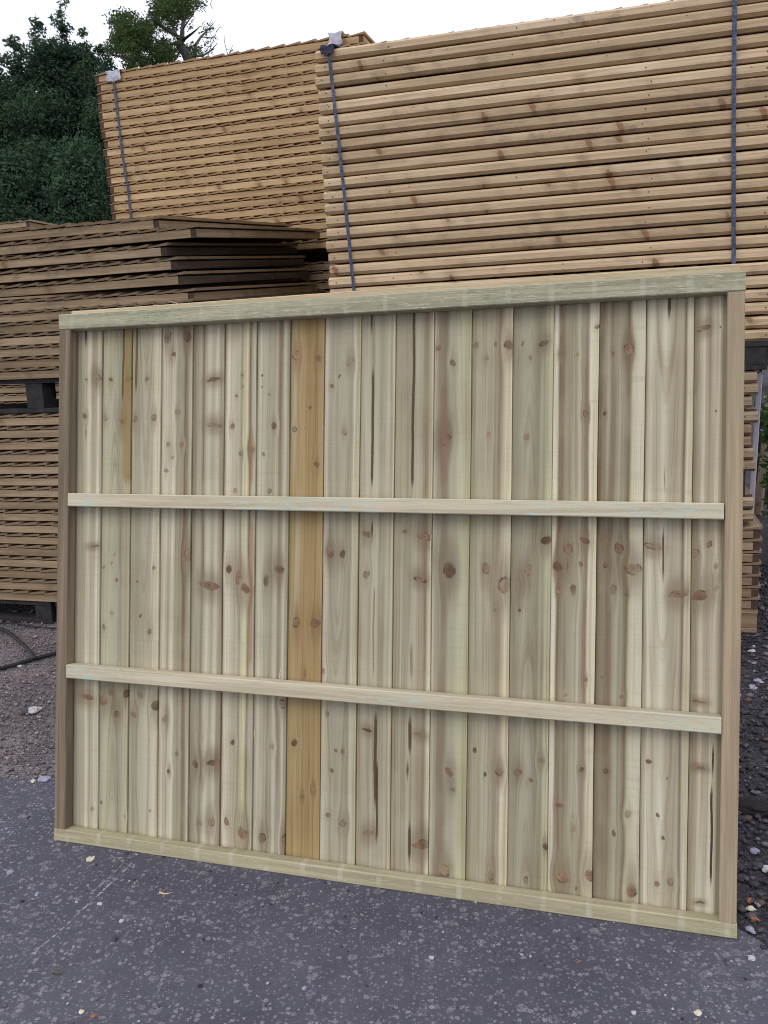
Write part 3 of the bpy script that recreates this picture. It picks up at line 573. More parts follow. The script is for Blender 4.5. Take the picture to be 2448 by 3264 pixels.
# splinters of torn wood hanging on the rails
sv = []; sf = []
def sliver(p, q, w, out):
    k = len(out[0]); p, q = Vector(p), Vector(q); d = (q - p); n = d.cross(Vector((0, 1, 0))); n = n.normalized() * w if n.length > 1e-6 else Vector((w, 0, 0))
    mid = (p + q) / 2 + Vector((0, -.004, .002)); yy = Vector((0, w * .8, 0))
    out[0].extend([p + n, p - n, mid + n * .8, mid - n * .8, q, mid + yy, p + yy]); out[1].extend([(k, k + 1, k + 3, k + 2), (k + 2, k + 3, k + 4), (k, k + 2, k + 5, k + 6), (k + 1, k + 6, k + 5, k + 3), (k + 2, k + 4, k + 5), (k + 3, k + 5, k + 4)])
spl = [((.218, -.002, .508), (.217, -.006, .530)), ((.690, -.002, .506), (.712, -.010, .514)), ((.700, -.002, .515), (.698, .02, .545)), ((.40, -.003, 1.514), (.345, -.002, 1.530)), ((.57, .03, 1.515), (.63, .02, 1.507)),
       ((.214, .036, .76), (.222, .03, .735)), ((1.098, .036, .90), (1.099, .028, .83)), ((.305, .036, .92), (.306, .033, .89)), ((.611, .036, .36), (.618, .03, .33)), ((1.30, .0, 1.512), (1.27, -.004, 1.520))]
for a, c in spl: 
    buf = ([], []); sliver(a, c, .0011, buf)
    obj('splinter', mesh_from('splinter', buf[0], buf[1], [FM_bat]), panel)

# ------------------------------------------------------------------ stacked fence panels
YA, YB, YC = R(-16.16), R(-17.43), R(-17.2)
DA, DB, DC = 4.2297, 5.4670, 3.805                       # distance of each stack's front face from the camera's foot
def stack_point(u, dist, yaw, z, back=0.0):
    """u along the stack's front, back = metres behind it"""
    e = Vector((math.cos(yaw), math.sin(yaw), 0)); n = Vector((-math.sin(yaw), math.cos(yaw), 0))
    p = e * u + n * (dist + back); return Vector((p.x, p.y, z))

WM = {}
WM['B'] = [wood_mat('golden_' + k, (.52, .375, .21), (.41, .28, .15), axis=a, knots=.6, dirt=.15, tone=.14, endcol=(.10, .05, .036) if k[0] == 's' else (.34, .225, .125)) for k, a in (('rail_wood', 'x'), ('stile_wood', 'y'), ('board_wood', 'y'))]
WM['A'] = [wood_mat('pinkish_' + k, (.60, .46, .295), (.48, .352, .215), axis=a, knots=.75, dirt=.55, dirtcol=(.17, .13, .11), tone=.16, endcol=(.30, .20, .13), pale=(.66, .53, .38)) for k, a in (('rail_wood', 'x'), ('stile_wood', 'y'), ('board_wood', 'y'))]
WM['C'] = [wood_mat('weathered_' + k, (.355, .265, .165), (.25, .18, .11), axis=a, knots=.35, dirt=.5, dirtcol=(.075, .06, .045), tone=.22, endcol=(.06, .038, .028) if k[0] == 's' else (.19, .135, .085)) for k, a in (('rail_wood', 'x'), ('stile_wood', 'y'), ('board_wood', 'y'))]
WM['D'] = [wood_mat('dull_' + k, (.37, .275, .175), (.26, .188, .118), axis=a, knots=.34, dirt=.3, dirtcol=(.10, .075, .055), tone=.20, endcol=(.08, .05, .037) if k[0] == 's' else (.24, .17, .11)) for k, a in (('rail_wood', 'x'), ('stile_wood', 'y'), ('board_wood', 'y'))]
WM['E'] = [wood_mat('shaded_' + k, (.35, .262, .175), (.26, .188, .12), axis=a, knots=.30, dirt=.35, dirtcol=(.10, .075, .055), tone=.20, endcol=(.12, .07, .05)) for k, a in (('rail_wood', 'x'), ('stile_wood', 'y'), ('board_wood', 'y'))]  # shade under the big stack is put into this darker wood colour
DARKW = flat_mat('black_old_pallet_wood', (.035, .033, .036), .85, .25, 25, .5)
SCREW = flat_mat('screw_head', (.10, .085, .07), .6, .1, 60, .1)

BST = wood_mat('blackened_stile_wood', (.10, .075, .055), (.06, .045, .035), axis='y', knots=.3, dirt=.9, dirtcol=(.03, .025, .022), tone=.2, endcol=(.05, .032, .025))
MC = {}
def lib(style, key, W, D):
    """shared meshes of a stacked panel's parts; several variants of the front rail so that they bow differently"""
    k = (style, key, round(W, 3))
    if k in MC: return MC[k]
    mr, ms, mb = WM[key]; L = {}
    if style == 'feather':
        L['front'] = [box_mesh('front_rail', .030, W - .030, 0, .040, 0, .0375, [mr], .0015, 'x', 10, .0016, s) for s in range(5)]
        L['back'] = box_mesh('back_rail', .030, W - .030, D - .040, D, 0, .0375, [mr], .0015, 'x', 1, 0, 1)
        L['stile'] = box_mesh('stile', 0, .0295, .001, D, 0, .037, [ms], .0015, 'y', 6, .0008, 2)
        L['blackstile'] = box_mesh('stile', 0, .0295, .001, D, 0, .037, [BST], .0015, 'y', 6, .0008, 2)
        nb = int(round(W / .1035)); pitch = W / nb
        L['boards'] = []
        for s in range(4):
            rr = random.Random(s + 40); a = rr.uniform(-.0008, .0008)
            prof = [(-.008, .0012), (pitch, .0075 + a), (pitch + .001, .0205 + a), (-.008, .0055)]
            V = [(x, y, z) for y in (-.004, D * .5, D) for (x, z) in prof]
            F = []
            for q in range(2):
                for j in range(4): a_ = q * 4 + j; c = q * 4 + (j + 1) % 4; F.append((a_, a_ + 4, c + 4, c))
            F.append((0, 1, 2, 3)); F.append((8, 11, 10, 9))
            L['boards'].append(fix_normals(mesh_from('board', V, F, [mb])))
        L['n'] = nb; L['pitch'] = pitch; L['zb'] = .0375
    else:
        # capped panel: six-sided capping rail in front, boards standing behind it
        pr = [(.014, 0), (.034, 0), (.034, .0495), (.015, .0495), (0, .0375), (0, .0125)]
        L['front'] = [fix_normals(prism_x('capping_rail', pr, 0, W, [mr], 12, .0018, s + 9)) for s in range(6)]
        L['back'] = fix_normals(prism_x('back_rail', [(D - .034, 0), (D - .013, 0), (D, .0125), (D, .0385), (D - .015, .0505), (D - .034, .0505)], 0, W, [mr]))
        L['stile'] = box_mesh('stile', 0, .034, .035, D - .035, .004, .042, [ms], .0015, 'y', 1, 0, 2)
        nb = int(round((W - .02) / .1065)); pitch = (W - .02) / nb
        L['boards'] = []
        for s in range(3):
            rr = random.Random(s + 70); a = rr.uniform(-.001, .001)
            prof = [(-.008, .0), (pitch, .004 + a), (pitch + .001, .0165 + a), (-.008, .0045)]
            V = [(x, y, z) for y in (.058, D - .0355) for (x, z) in prof]
            F = [(0, 4, 5, 1), (1, 5, 6, 2), (2, 6, 7, 3), (3, 7, 4, 0), (0, 1, 2, 3), (4, 7, 6, 5)]
            L['boards'].append(fix_normals(mesh_from('board', V, F, [mb])))
        L['n'] = nb; L['pitch'] = pitch; L['zb'] = .0425
        sv = [(.0035 * math.cos(a * math.pi / 3), -.0008, .0035 * math.sin(a * math.pi / 3)) for a in range(6)] + [(.0035 * math.cos(a * math.pi / 3), .001, .0035 * math.sin(a * math.pi / 3)) for a in range(6)]
        L['screw'] = fix_normals(mesh_from('screw', sv, [tuple(range(6)), tuple(range(11, 5, -1))] + [(a, (a + 1) % 6, (a + 1) % 6 + 6, a + 6) for a in range(6)], [SCREW]))
    MC[k] = L; return L

def stacked_panel(style, key, W, D, loc, yaw, label, group, tilt=0.0, sr=None, skew=0.0, black=False, lift=0.0):
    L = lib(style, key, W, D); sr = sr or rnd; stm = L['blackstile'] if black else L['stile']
    root = empty('stacked_fence_panel', loc, (tilt, skew, yaw))
    tag(root, label, 'fence panel', group)
    fr = obj('front_rail' if style == 'feather' else 'capping_rail', sr.choice(L['front']), root)
    obj('back_rail', L['back'], root)
    obj('stile', stm, root); obj('stile', stm, root, (W - (.0295 if style == 'feather' else .034), 0, 0))
    x0 = 0.008 if style == 'feather' else .018
    for b in range(L['n']):
        dz = sr.uniform(0, .0016)
        obj('board', sr.choice(L['boards']), root, (x0 + b * L['pitch'], sr.uniform(-.003, .003) if style == 'feather' else 0, L['zb'] + dz + lift))
    if style != 'feather':
        for q in range(5):
            xx = (.045, .34, .93, 1.50, W - .045)[q] + sr.uniform(-.02, .02)
            obj('screw', L['screw'], root, (xx, 0.0, .0255 + sr.uniform(-.006, .006)))
    return root

ORD = ['topmost', 'second from the top', 'third from the top', 'fourth from the top', 'fifth from the top', 'sixth from the top', 'seventh from the top', 'eighth from the top', 'ninth from the top', 'tenth from the top',
       'eleventh from the top', 'twelfth from the top', 'thirteenth from the top', 'fourteenth from the top', 'fifteenth from the top', 'sixteenth from the top', 'seventeenth from the top', 'eighteenth from the top', 'nineteenth from the top', 'twentieth from the top',
       'twenty-first from the top', 'twenty-second from the top', 'twenty-third from the top', 'twenty-fourth from the top', 'lowest']

# big strapped stack at the right
ra = random.Random(5)
WA = 2.035
for k in range(25):
    zb = 2.7075 - k * .0576
    u0 = -1.472 + .0009 * k + ra.uniform(-.0055, .0055) + (.022 if k in (20,) else 0) + (.012 if k == 24 else 0)
    stacked_panel('capped', 'A', WA, 1.5, stack_point(u0, DA, YA, zb + ra.uniform(-.001, .001), ra.uniform(-.005, .005)), YA,
                  ORD[k] + ' capped panel in the tall strapped stack at the right', 'capped fence panels in the tall right stack', sr=ra, tilt=0, lift=.0075 if k == 0 else 0.0)
# golden stack behind it
rb = random.Random(8)
for k in range(21):
    zb = 3.2155 - .0188 - k * .0588 + .0
    u0 = -3.602 + .0022 * k + rb.uniform(-.008, .008)
    stacked_panel('feather', 'B', 1.885, 1.5, stack_point(u0, DB, YB, zb, rb.uniform(-.006, .006)), YB,
                  (ORD[k] if k < 20 else 'lowest') + ' golden panel in the strapped stack at the back', 'golden fence panels in the back stack', sr=rb)
# loose weathered stack at the left
rc = random.Random(14)
CU = [-2.214, -2.024, -2.186, -2.140, -2.108, -2.063, -2.075, -2.06, -2.08, -2.065, -2.07, -2.06]
CT = [2.011, 1.938, 1.874, 1.805, 1.738, 1.667, 1.610, 1.553, 1.496, 1.439, 1.382, 1.327]
CA = [5.6, 5.9, 5.6, 5.3, 5.0, 4.6, 4.0, 3.4, 2.8, 2.1, 1.4, .8]
for k in range(12):
    W = 1.83
    lab = ORD[k] if k < 11 else 'lowest'
    stacked_panel('feather', 'C', W, 1.63, stack_point(CU[k] - W, DC, YC, CT[k] - .0375, 0 if k else .0), YC,
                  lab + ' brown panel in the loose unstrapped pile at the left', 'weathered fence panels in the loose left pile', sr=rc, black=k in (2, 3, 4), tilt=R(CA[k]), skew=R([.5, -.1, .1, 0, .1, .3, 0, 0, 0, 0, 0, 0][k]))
# lower left stack
rd = random.Random(23)
for k in range(16):
    zb = 1.092 - .0375 - k * .0625
    stacked_panel('feather', 'D', 1.83, 1.5, stack_point(-2.07 - 1.83 + rd.uniform(-.01, .01), DC, YC, zb, rd.uniform(-.005, .005)), YC,
                  (ORD[k] if k < 15 else 'lowest') + ' dull brown panel in the stack low at the left edge', 'dull fence panels in the lower left stack', sr=rd)

# stack under the big one, seen only as a sliver beside the front panel
re = random.Random(31)
def eu(px, y): return .516 + (px - 2415) * .0015 + (y - 1260) * .000057
EU = [(1200, 2415, 1.152), (1238, 2418, 1.098), (1290, 2400, 1.042), (1345, 2416, .9745), (1385, 2397, .919), (1424, 2395, .8645), (1464, 2401, .8095), (1502, 2406, .754)]
for k, (y, px, zb) in enumerate(EU):
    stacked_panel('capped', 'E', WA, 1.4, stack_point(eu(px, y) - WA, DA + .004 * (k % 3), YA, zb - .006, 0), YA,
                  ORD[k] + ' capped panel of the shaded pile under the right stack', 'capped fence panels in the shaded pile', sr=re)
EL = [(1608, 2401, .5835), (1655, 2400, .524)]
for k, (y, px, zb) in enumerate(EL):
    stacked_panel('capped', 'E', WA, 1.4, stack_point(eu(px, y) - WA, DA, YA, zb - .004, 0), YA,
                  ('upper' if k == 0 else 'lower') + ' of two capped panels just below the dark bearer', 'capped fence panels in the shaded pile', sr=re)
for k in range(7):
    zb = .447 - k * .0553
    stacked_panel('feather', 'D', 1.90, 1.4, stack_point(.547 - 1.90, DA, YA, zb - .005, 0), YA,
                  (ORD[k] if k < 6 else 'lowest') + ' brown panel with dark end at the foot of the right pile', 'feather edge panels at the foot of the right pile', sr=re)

# pallets and bearers
def pallet(loc, yaw, W, D, H, mat, label, group='dark pallets between the stacks', slats=5, face=True):
    root = empty('pallet', loc, (0, 0, yaw)); tag(root, label, 'pallet', group)
    t_ = min(.022, H * .2)
    for k in range(slats):
        y = k * (D - .1) / (slats - 1)
        obj('deck_board', box_mesh('deck_board', 0, W, y, y + .1, H - t_, H, [mat], .002, 'x', 4, .001, k), root)
    for k in range(3):
        y = k * (D - .1) / 2
        obj('bottom_board', box_mesh('bottom_board', 0, W, y, y + .1, 0, t_, [mat], .002, 'x', 4, .001, k + 9), root)
        for x in (0.002, W / 2 - .05, W - .102):
            obj('block', box_mesh('block', x, x + .1, y + .003, y + .097, t_ + .0005, H - t_ - .0005, [mat], .002), root)
    return root
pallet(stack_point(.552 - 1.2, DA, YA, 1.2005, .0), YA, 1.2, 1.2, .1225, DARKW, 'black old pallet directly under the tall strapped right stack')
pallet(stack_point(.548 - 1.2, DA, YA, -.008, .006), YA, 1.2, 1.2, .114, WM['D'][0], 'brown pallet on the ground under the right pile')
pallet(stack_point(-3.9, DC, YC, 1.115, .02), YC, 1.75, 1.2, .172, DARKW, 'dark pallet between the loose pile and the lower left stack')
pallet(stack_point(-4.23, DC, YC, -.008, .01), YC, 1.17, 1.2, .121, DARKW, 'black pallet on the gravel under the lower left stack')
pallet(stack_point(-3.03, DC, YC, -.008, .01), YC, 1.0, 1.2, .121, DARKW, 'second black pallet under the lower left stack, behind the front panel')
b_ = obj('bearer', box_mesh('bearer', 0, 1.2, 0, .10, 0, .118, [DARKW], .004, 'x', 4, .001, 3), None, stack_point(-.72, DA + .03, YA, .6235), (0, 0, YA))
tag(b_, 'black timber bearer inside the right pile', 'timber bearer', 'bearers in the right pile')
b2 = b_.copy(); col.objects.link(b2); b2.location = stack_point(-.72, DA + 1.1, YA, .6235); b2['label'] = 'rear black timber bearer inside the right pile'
# plain lower bundles that only show through the slits: one joined mesh per panel
def plain_panel_mesh(W, D, mats, nb=17):
    V, F = [], []
    def bx(x0, x1, y0, y1, z0, z1, slant=0.0):
        k = len(V); V.extend([(x0, y0, z0), (x1, y0, z0 + slant), (x1, y1, z0 + slant), (x0, y1, z0), (x0, y0, z1), (x1, y0, z1 + slant), (x1, y1, z1 + slant), (x0, y1, z1)])
        F.extend([(k, k + 3, k + 2, k + 1), (k + 4, k + 5, k + 6, k + 7), (k, k + 1, k + 5, k + 4), (k + 1, k + 2, k + 6, k + 5), (k + 2, k + 3, k + 7, k + 6), (k + 3, k, k + 4, k + 7)])
    bx(.031, W - .031, 0, .04, 0, .037); bx(.031, W - .031, D - .04, D, 0, .037); bx(0, .03, .002, D, 0, .037); bx(W - .03, W, .002, D, 0, .037)
    for i in range(nb): bx(.004 + i * (W - .008) / nb, .003 + (i + 1) * (W - .008) / nb, -.003, D, .0385, .0455, .0085)
    return mesh_from('stacked_fence_panel', V, F, mats)
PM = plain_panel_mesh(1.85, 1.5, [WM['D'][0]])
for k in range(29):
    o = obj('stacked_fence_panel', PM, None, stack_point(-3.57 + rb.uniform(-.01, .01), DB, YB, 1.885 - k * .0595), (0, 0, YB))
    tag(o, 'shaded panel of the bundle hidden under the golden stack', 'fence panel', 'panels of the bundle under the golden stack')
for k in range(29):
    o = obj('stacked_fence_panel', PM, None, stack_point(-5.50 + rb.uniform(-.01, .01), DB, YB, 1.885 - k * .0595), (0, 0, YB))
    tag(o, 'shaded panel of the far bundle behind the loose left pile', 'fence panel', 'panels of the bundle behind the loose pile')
for i in range(2):
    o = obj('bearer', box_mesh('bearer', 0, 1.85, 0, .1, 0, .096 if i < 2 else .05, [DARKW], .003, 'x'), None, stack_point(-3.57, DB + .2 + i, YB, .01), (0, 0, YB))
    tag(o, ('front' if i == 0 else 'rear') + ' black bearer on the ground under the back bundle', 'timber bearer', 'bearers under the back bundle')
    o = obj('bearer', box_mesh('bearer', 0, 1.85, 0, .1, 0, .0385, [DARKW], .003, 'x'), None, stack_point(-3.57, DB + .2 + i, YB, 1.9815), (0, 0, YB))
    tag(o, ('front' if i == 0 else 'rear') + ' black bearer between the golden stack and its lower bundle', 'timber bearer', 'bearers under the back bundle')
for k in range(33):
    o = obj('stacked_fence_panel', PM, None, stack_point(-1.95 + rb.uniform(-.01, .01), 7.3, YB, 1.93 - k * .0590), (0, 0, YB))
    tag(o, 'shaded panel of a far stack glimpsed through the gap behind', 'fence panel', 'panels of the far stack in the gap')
STEEL = flat_mat('dark_rack_steel', (.05, .05, .055), .6, .2, 20, .2, .3)
# far stack behind the loose pile, only its top shows
rf = random.Random(77)
for k in range(6):
    p = Vector((-4.60, 8.22, 2.545 - .0375 - k * .0588))
    stacked_panel('feather', 'C', 1.83, 1.0, p, YC, (ORD[k] if k < 5 else 'lowest seen') + ' panel of the distant stack peeping over the loose pile', 'fence panels in the distant left stack', sr=rf)
rk2 = empty('storage_rack', (-4.60, 8.22, 0), (0, 0, YC)); tag(rk2, 'dark steel rack under the distant stack at the left', 'rack')
for x in (0.03, 1.70):
    for y in (.03, .87): obj('post', box_mesh('post', x, x + .08, y, y + .08, 0, 2.1, [STEEL], .004, 'z'), rk2)
for y in (.03, .87): obj('beam', box_mesh('beam', 0.0, 1.83, y, y + .08, 2.101, 2.2125, [STEEL], .004, 'x'), rk2)

# ------------------------------------------------------------------ steel straps and their paper edge guards
def strap_mat():
    m, t, b = material('blue_grey_steel_strap')
    tc = t.new('ShaderNodeTexCoord').outputs['Object']
    n = t.noise(tc, 60, 5, .8); n2 = t.noise(tc, 6, 2)
    c = t.mix(t.ss(n, .45, .62), (.05, .06, .095), (.12, .145, .215))
    c = t.mix(t.m('MULTIPLY', t.ss(n, .6, .68), .7), c, (.04, .04, .06))
    t.put(b.inputs['Base Color'], c); b.inputs['Roughness'].default_value = .5; b.inputs['Metallic'].default_value = .25
    return m
SM = strap_mat()
def ribbon(name, pts, wdir, w, th, mat):
    """flat band following pts, wdir the direction of its width"""
    V = []; F = []; wd = Vector(wdir).normalized() * w / 2; n = len(pts)
    for i, p in enumerate(pts):
        p = Vector(p); a = Vector(pts[max(0, i - 1)]); c = Vector(pts[min(n - 1, i + 1)]); tn = (c - a).normalized(); nn = tn.cross(wd).normalized() * th / 2
        V += [p + wd + nn, p - wd + nn, p - wd - nn, p + wd - nn]
    for i in range(n - 1):
        for j in range(4): a = i * 4 + j; c = i * 4 + (j + 1) % 4; F.append((a, c, c + 4, a + 4))
    F += [(0, 3, 2, 1), tuple((n - 1) * 4 + j for j in range(4))]
    return fix_normals(mesh_from(name, V, F, [mat]))
def strap(u0, z0, u1, z1, dist, yaw, w, label, bow, out=.0035, zpts=26, bends=None, back=1.5):
    e = Vector((math.cos(yaw), math.sin(yaw), 0)); pts = []
    top = stack_point(u0, dist, yaw, z0)
    for q in (back, back * .5, .08, .02): pts.append(stack_point(u0, dist, yaw, z0 + .004, q))
    for i in range(zpts + 1):
        s = i / zpts; u = u0 + (u1 - u0) * s + bow * math.sin(math.pi * s)
        if bends: u += bends(s)
        pts.append(stack_point(u, dist, yaw, z0 - .002 + (z1 - z0) * s, -out - .004 - .0015 * math.sin(s * 40)))
    o = obj('strap', ribbon('strap', pts, e, w, .0012, SM)); tag(o, label, 'strap', 'steel straps round the stacks')
strap(-1.400, 2.763, -1.312, 1.330, DA, YA, .0150, 'blue grey steel strap near the left end of the tall right stack', .004)
strap(.377, 2.763, .413, 1.330, DA, YA, .0175, 'scuffed bright blue steel strap at the right of the tall stack', -.004, out=.004)
strap(-3.455, 3.240, -3.425, 1.95, DB, YB, .0160, 'grey steel strap round the golden back stack', .006, bends=lambda s: .016 * (1 / (1 + math.exp(-(s - .5) * 24))) - .004, out=.006)
YEL = flat_mat('yellow_strap', (.55, .50, .12), .6, .1, 30, .1)
pts = [Vector((-3.86, 8.01, 2.15 + .02 * i)) for i in range(22)] + [Vector((-3.86, 8.03, 2.585)), Vector((-3.85, 8.5, 2.585))]
o = obj('strap', ribbon('strap', pts, (1, -.3, 0), .015, .0015, YEL)); tag(o, 'thin yellow strap over the distant left stack', 'strap')

def paper_mat(name, c0, printing):
    m, t, b = material(name)
    tc = t.new('ShaderNodeTexCoord').outputs['Object']; X, Y, Z = t.sep(tc)
    n = t.noise(tc, 40, 4, .6)
    c = t.mix(t.ss(n, .35, .65), c0, tuple(x * .8 for x in c0))
    if printing:                                          # worn stamp running down the guard, too blurred to read
        br = t.m('GREATER_THAN', t.noise(t.xyz(t.m('MULTIPLY', X, 90), 0.0, t.m('MULTIPLY', Z, 230)), 1, 1), .5)
        col_ = t.m('MULTIPLY', t.ss(X, -.048, -.046), t.ss(X, -.034, -.036))
        c = t.mix(t.m('MULTIPLY', t.m('MULTIPLY', br, col_), .55), c, (.15, .15, .22))
    t.put(b.inputs['Base Color'], c); b.inputs['Roughness'].default_value = .85
    t.put(b.inputs['Normal'], t.bump(n, .4, .004)); return m
PW = paper_mat('white_guard_paper', (.52, .53, .62), True); PB = paper_mat('dark_guard_felt', (.045, .045, .075), False)
def guard(u, z, dist, yaw, w, h, mat, label, seed, front=.010, curl=.005, top=.07):
    rr = random.Random(seed); V = []; F = []; nx, ny = 12, 12
    prof = []
    for j in range(ny + 1):
        s = j / ny
        if s < .4: prof.append((top * (1 - s / .4), .006))
        else: prof.append((-front, .004 - (s - .4) / .6 * h))
    for j, (by, bz) in enumerate(prof):
        for i in range(nx + 1):
            x = (i / nx - .5) * w * (1 + .08 * math.sin(j * 1.1 + seed))
            pinch = math.exp(-(x / (w * .12)) ** 2)
            wv = mnoise.noise(Vector((x * 30, j * .4, seed))) * .006
            dep = by - (1 - pinch) * curl * (1 if j > ny * .4 else .3) + wv
            zz = bz + (1 - pinch) * .003 + (abs(x) / w) * .005 * (1 if j < ny * .6 else -.2) + wv
            if j == ny: zz += rr.uniform(-.004, .004)
            V.append((x, dep, zz))
    for j in range(ny):
        for i in range(nx):
            a = j * (nx + 1) + i; F.append((a, a + 1, a + nx + 2, a + nx + 1))
    me = mesh_from('edge_guard', V, F, [mat], smooth=True)
    o = obj('edge_guard', me, None, stack_point(u, dist, yaw, z), (0, 0, yaw))
    so_ = o.modifiers.new('thickness', 'SOLIDIFY'); so_.thickness = .0012
    tag(o, label, 'edge guard', 'edge guards under the straps')
guard(-3.452, 3.243, DB, YB, .105, .066, PW, 'crumpled white printed guard under the strap of the golden stack', 3)
guard(-1.403, 2.7620, DA, YA, .066, .040, PB, 'dark folded guard under the left strap of the tall stack', 5, front=.012)
guard(-1.385, 2.772, DA, YA, .050, .004, PW, 'white creased guard standing up behind the dark one', 8, front=-.03, top=.14)
guard(.375, 2.764, DA, YA, .095, .020, PW, 'white guard under the right strap of the tall stack', 6)
# white paper on the golden stack's right end, above the tall stack
guard(-1.895, 3.262, DB, YB, .085, .075, PW, 'white guard at the right end of the golden stack', 9)

# ------------------------------------------------------------------ trees
def leaf_mat(name, c0, c1, c2, clump=1.2):
    m, t, b = material(name)
    tc = t.new('ShaderNodeTexCoord').outputs['Object']
    ri = t.new('ShaderNodeNewGeometry').outputs['Random Per Island']
    n = t.noise(tc, clump, 3, .6)
    c = t.mix(t.ss(n, .38, .62), c0, c1)
    c = t.mix(t.m('MULTIPLY', ri, .5), c, c2)
    t.put(b.inputs['Base Color'], c); b.inputs['Roughness'].default_value = .85; b.inputs['Specular IOR Level'].default_value = .1
    out = t.n['Material Output']; tr = t.new('ShaderNodeBsdfTranslucent'); t.put(tr.inputs[0], t.mix(1.0, c, (1.2, 1.5, .6), 'MULTIPLY'))
    ms = t.new('ShaderNodeMixShader'); ms.inputs[0].default_value = .22
    t.l.new(b.outputs[0], ms.inputs[1]); t.l.new(tr.outputs[0], ms.inputs[2]); t.l.new(ms.outputs[0], out.inputs[0]); return m
LM1 = leaf_mat('dark_blue_green_leaves', (.024, .048, .040), (.055, .10, .068), (.075, .12, .07))
LM2 = leaf_mat('oak_leaves', (.045, .072, .032), (.07, .11, .045), (.11, .13, .055), 2.0)
LM3 = leaf_mat('weed_leaves', (.05, .10, .04), (.09, .15, .06), (.12, .17, .07), 6.0)
BARK = flat_mat('grey_bark', (.13, .12, .125), .9, .25, 12, .6)

def leaves(name, centres, radii, counts, size, mat, parent, seed, squash=.8, loc=(0, 0, 0)):
    g = np.random.default_rng(seed); P = []
    for c, r, n in zip(centres, radii, counts):
        q = g.normal(size=(n, 3)); q /= np.linalg.norm(q, axis=1)[:, None] + 1e-9
        q *= (g.random(n) ** .45)[:, None] * r; q[:, 2] *= squash; P.append(q + np.array(c))
    P = np.concatenate(P); N = len(P)
    a = g.normal(size=(N, 3)); a[:, 2] *= .7; a /= np.linalg.norm(a, axis=1)[:, None]
    b = np.cross(a, g.normal(size=(N, 3))); b /= np.linalg.norm(b, axis=1)[:, None] + 1e-9
    s = size * (.6 + .8 * g.random(N))[:, None]
    V = np.stack([P - a * s, P - b * s * .45, P + a * s, P + b * s * .45], 1).reshape(-1, 3)
    me = bpy.data.meshes.new(name); me.vertices.add(N * 4); me.vertices.foreach_set('co', V.ravel())
    me.loops.add(N * 4); me.loops.foreach_set('vertex_index', np.arange(N * 4)); me.polygons.add(N)
    me.polygons.foreach_set('loop_start', np.arange(0, N * 4, 4)); me.polygons.foreach_set('loop_total', np.full(N, 4))
    me.materials.append(mat); me.update(); me.validate()
    return obj(name, me, parent, loc)

def limb(V, F, pts, r0, r1, k=6):
    n = len(pts); base = len(V)
    for i, p in enumerate(pts):
        p = Vector(p); a = Vector(pts[max(0, i - 1)]); c = Vector(pts[min(n - 1, i + 1)]); d = (c - a).normalized()
        s = d.cross(Vector((.3, 1, .1))).normalized(); u = d.cross(s); r = r0 + (r1 - r0) * i / (n - 1)
        for j in range(k): th = 2 * math.pi * j / k; V.append(p + (s * math.cos(th) + u * math.sin(th)) * r)
    for i in range(n - 1):
        for j in range(k): a = base + i * k + j; c = base + i * k + (j + 1) % k; F.append((a, c, c + k, a + k))
    F.append(tuple(base + j for j in range(k))[::-1]); F.append(tuple(base + (n - 1) * k + j for j in range(k)))

def bushy_tree(x, y, H, rad, seed, label, spires=(), n=46000, z0=.4, mat=LM1, size=.030):
    rr = random.Random(seed); root = empty('tree', (x, y, 0)); tag(root, label, 'tree', 'trees behind the stacks')
    V, F = [], []
    limb(V, F, [(0, 0, -.05), (.05, 0, H * .3), (-.05, .05, H * .6), (0, 0, H * .93)], .16, .02, 8)
    obj('trunk', fix_normals(mesh_from('trunk', V, F, [BARK], True)), root)
    C, Rr = [], []
    V, F = [], []
    for i in range(230):
        z = rr.uniform(z0, H * .97); s = z / H
        er = rad * (math.sin(min(1, s * 1.6 + .12) * math.pi / 2)) * (1 - max(0, s - .45) / .56) ** .75
        th = rr.uniform(0, 2 * math.pi); q = er * (rr.random() ** .35) * rr.uniform(.8, 1.12)
        c = (math.cos(th) * q, math.sin(th) * q, z + rr.uniform(-.2, .2)); C.append(c); Rr.append(rr.uniform(.22, .55) * (1.15 - .5 * s))
        if i % 5 == 0: limb(V, F, [(0, 0, z * .8), (c[0] * .6, c[1] * .6, z * .95), c], .03, .008, 4)
    for (dx, h, wd) in spires:
        m = 38
        for i in range(m):
            s = i / m; k_ = wd * 1.5 * (1 - s); C.append((dx + rr.uniform(-1, 1) * k_ + .06 * math.sin(i + dx * 9), rr.uniform(-1, 1) * k_, H * .72 + (h - H * .72) * s + rr.uniform(-.1, .06))); Rr.append((.30 * (1 - s) ** .7 + .06) * rr.uniform(.6, 1.15))
        limb(V, F, [(dx * .5, 0, H * .4), (dx, 0, H * .7), (dx, 0, h)], .03, .004, 4)
    obj('branches', fix_normals(mesh_from('branches', V, F, [BARK])), root)
    tot = sum(r * r for r in Rr)
    leaves('crown', C, Rr, [max(12 if H < 4 else 34, int(n * r * r / tot)) for r in Rr], size, mat, root, seed)
    return root
bushy_tree(-5.05, 15.5, 6.55, 1.65, 1, 'tall dark green tree with twin spiky tops', spires=((-.25, 7.0, .34), (.18, 7.15, .34), (.50, 6.75, .28), (.78, 6.5, .25), (-.62, 6.7, .3), (-.95, 6.4, .25)), n=230000)
bushy_tree(-6.5, 15.8, 5.7, 1.5, 2, 'dark green tree at the left edge of the picture', spires=((.15, 6.35, .3), (.6, 6.5, .25), (-.5, 6.3, .3)), n=120000)
bushy_tree(-4.05, 15.0, 5.6, 1.15, 3, 'smaller dark tree beside the golden stack', spires=((.30, 5.7, .3), (-.15, 6.1, .28), (-.4, 6.3, .28)), n=115000)
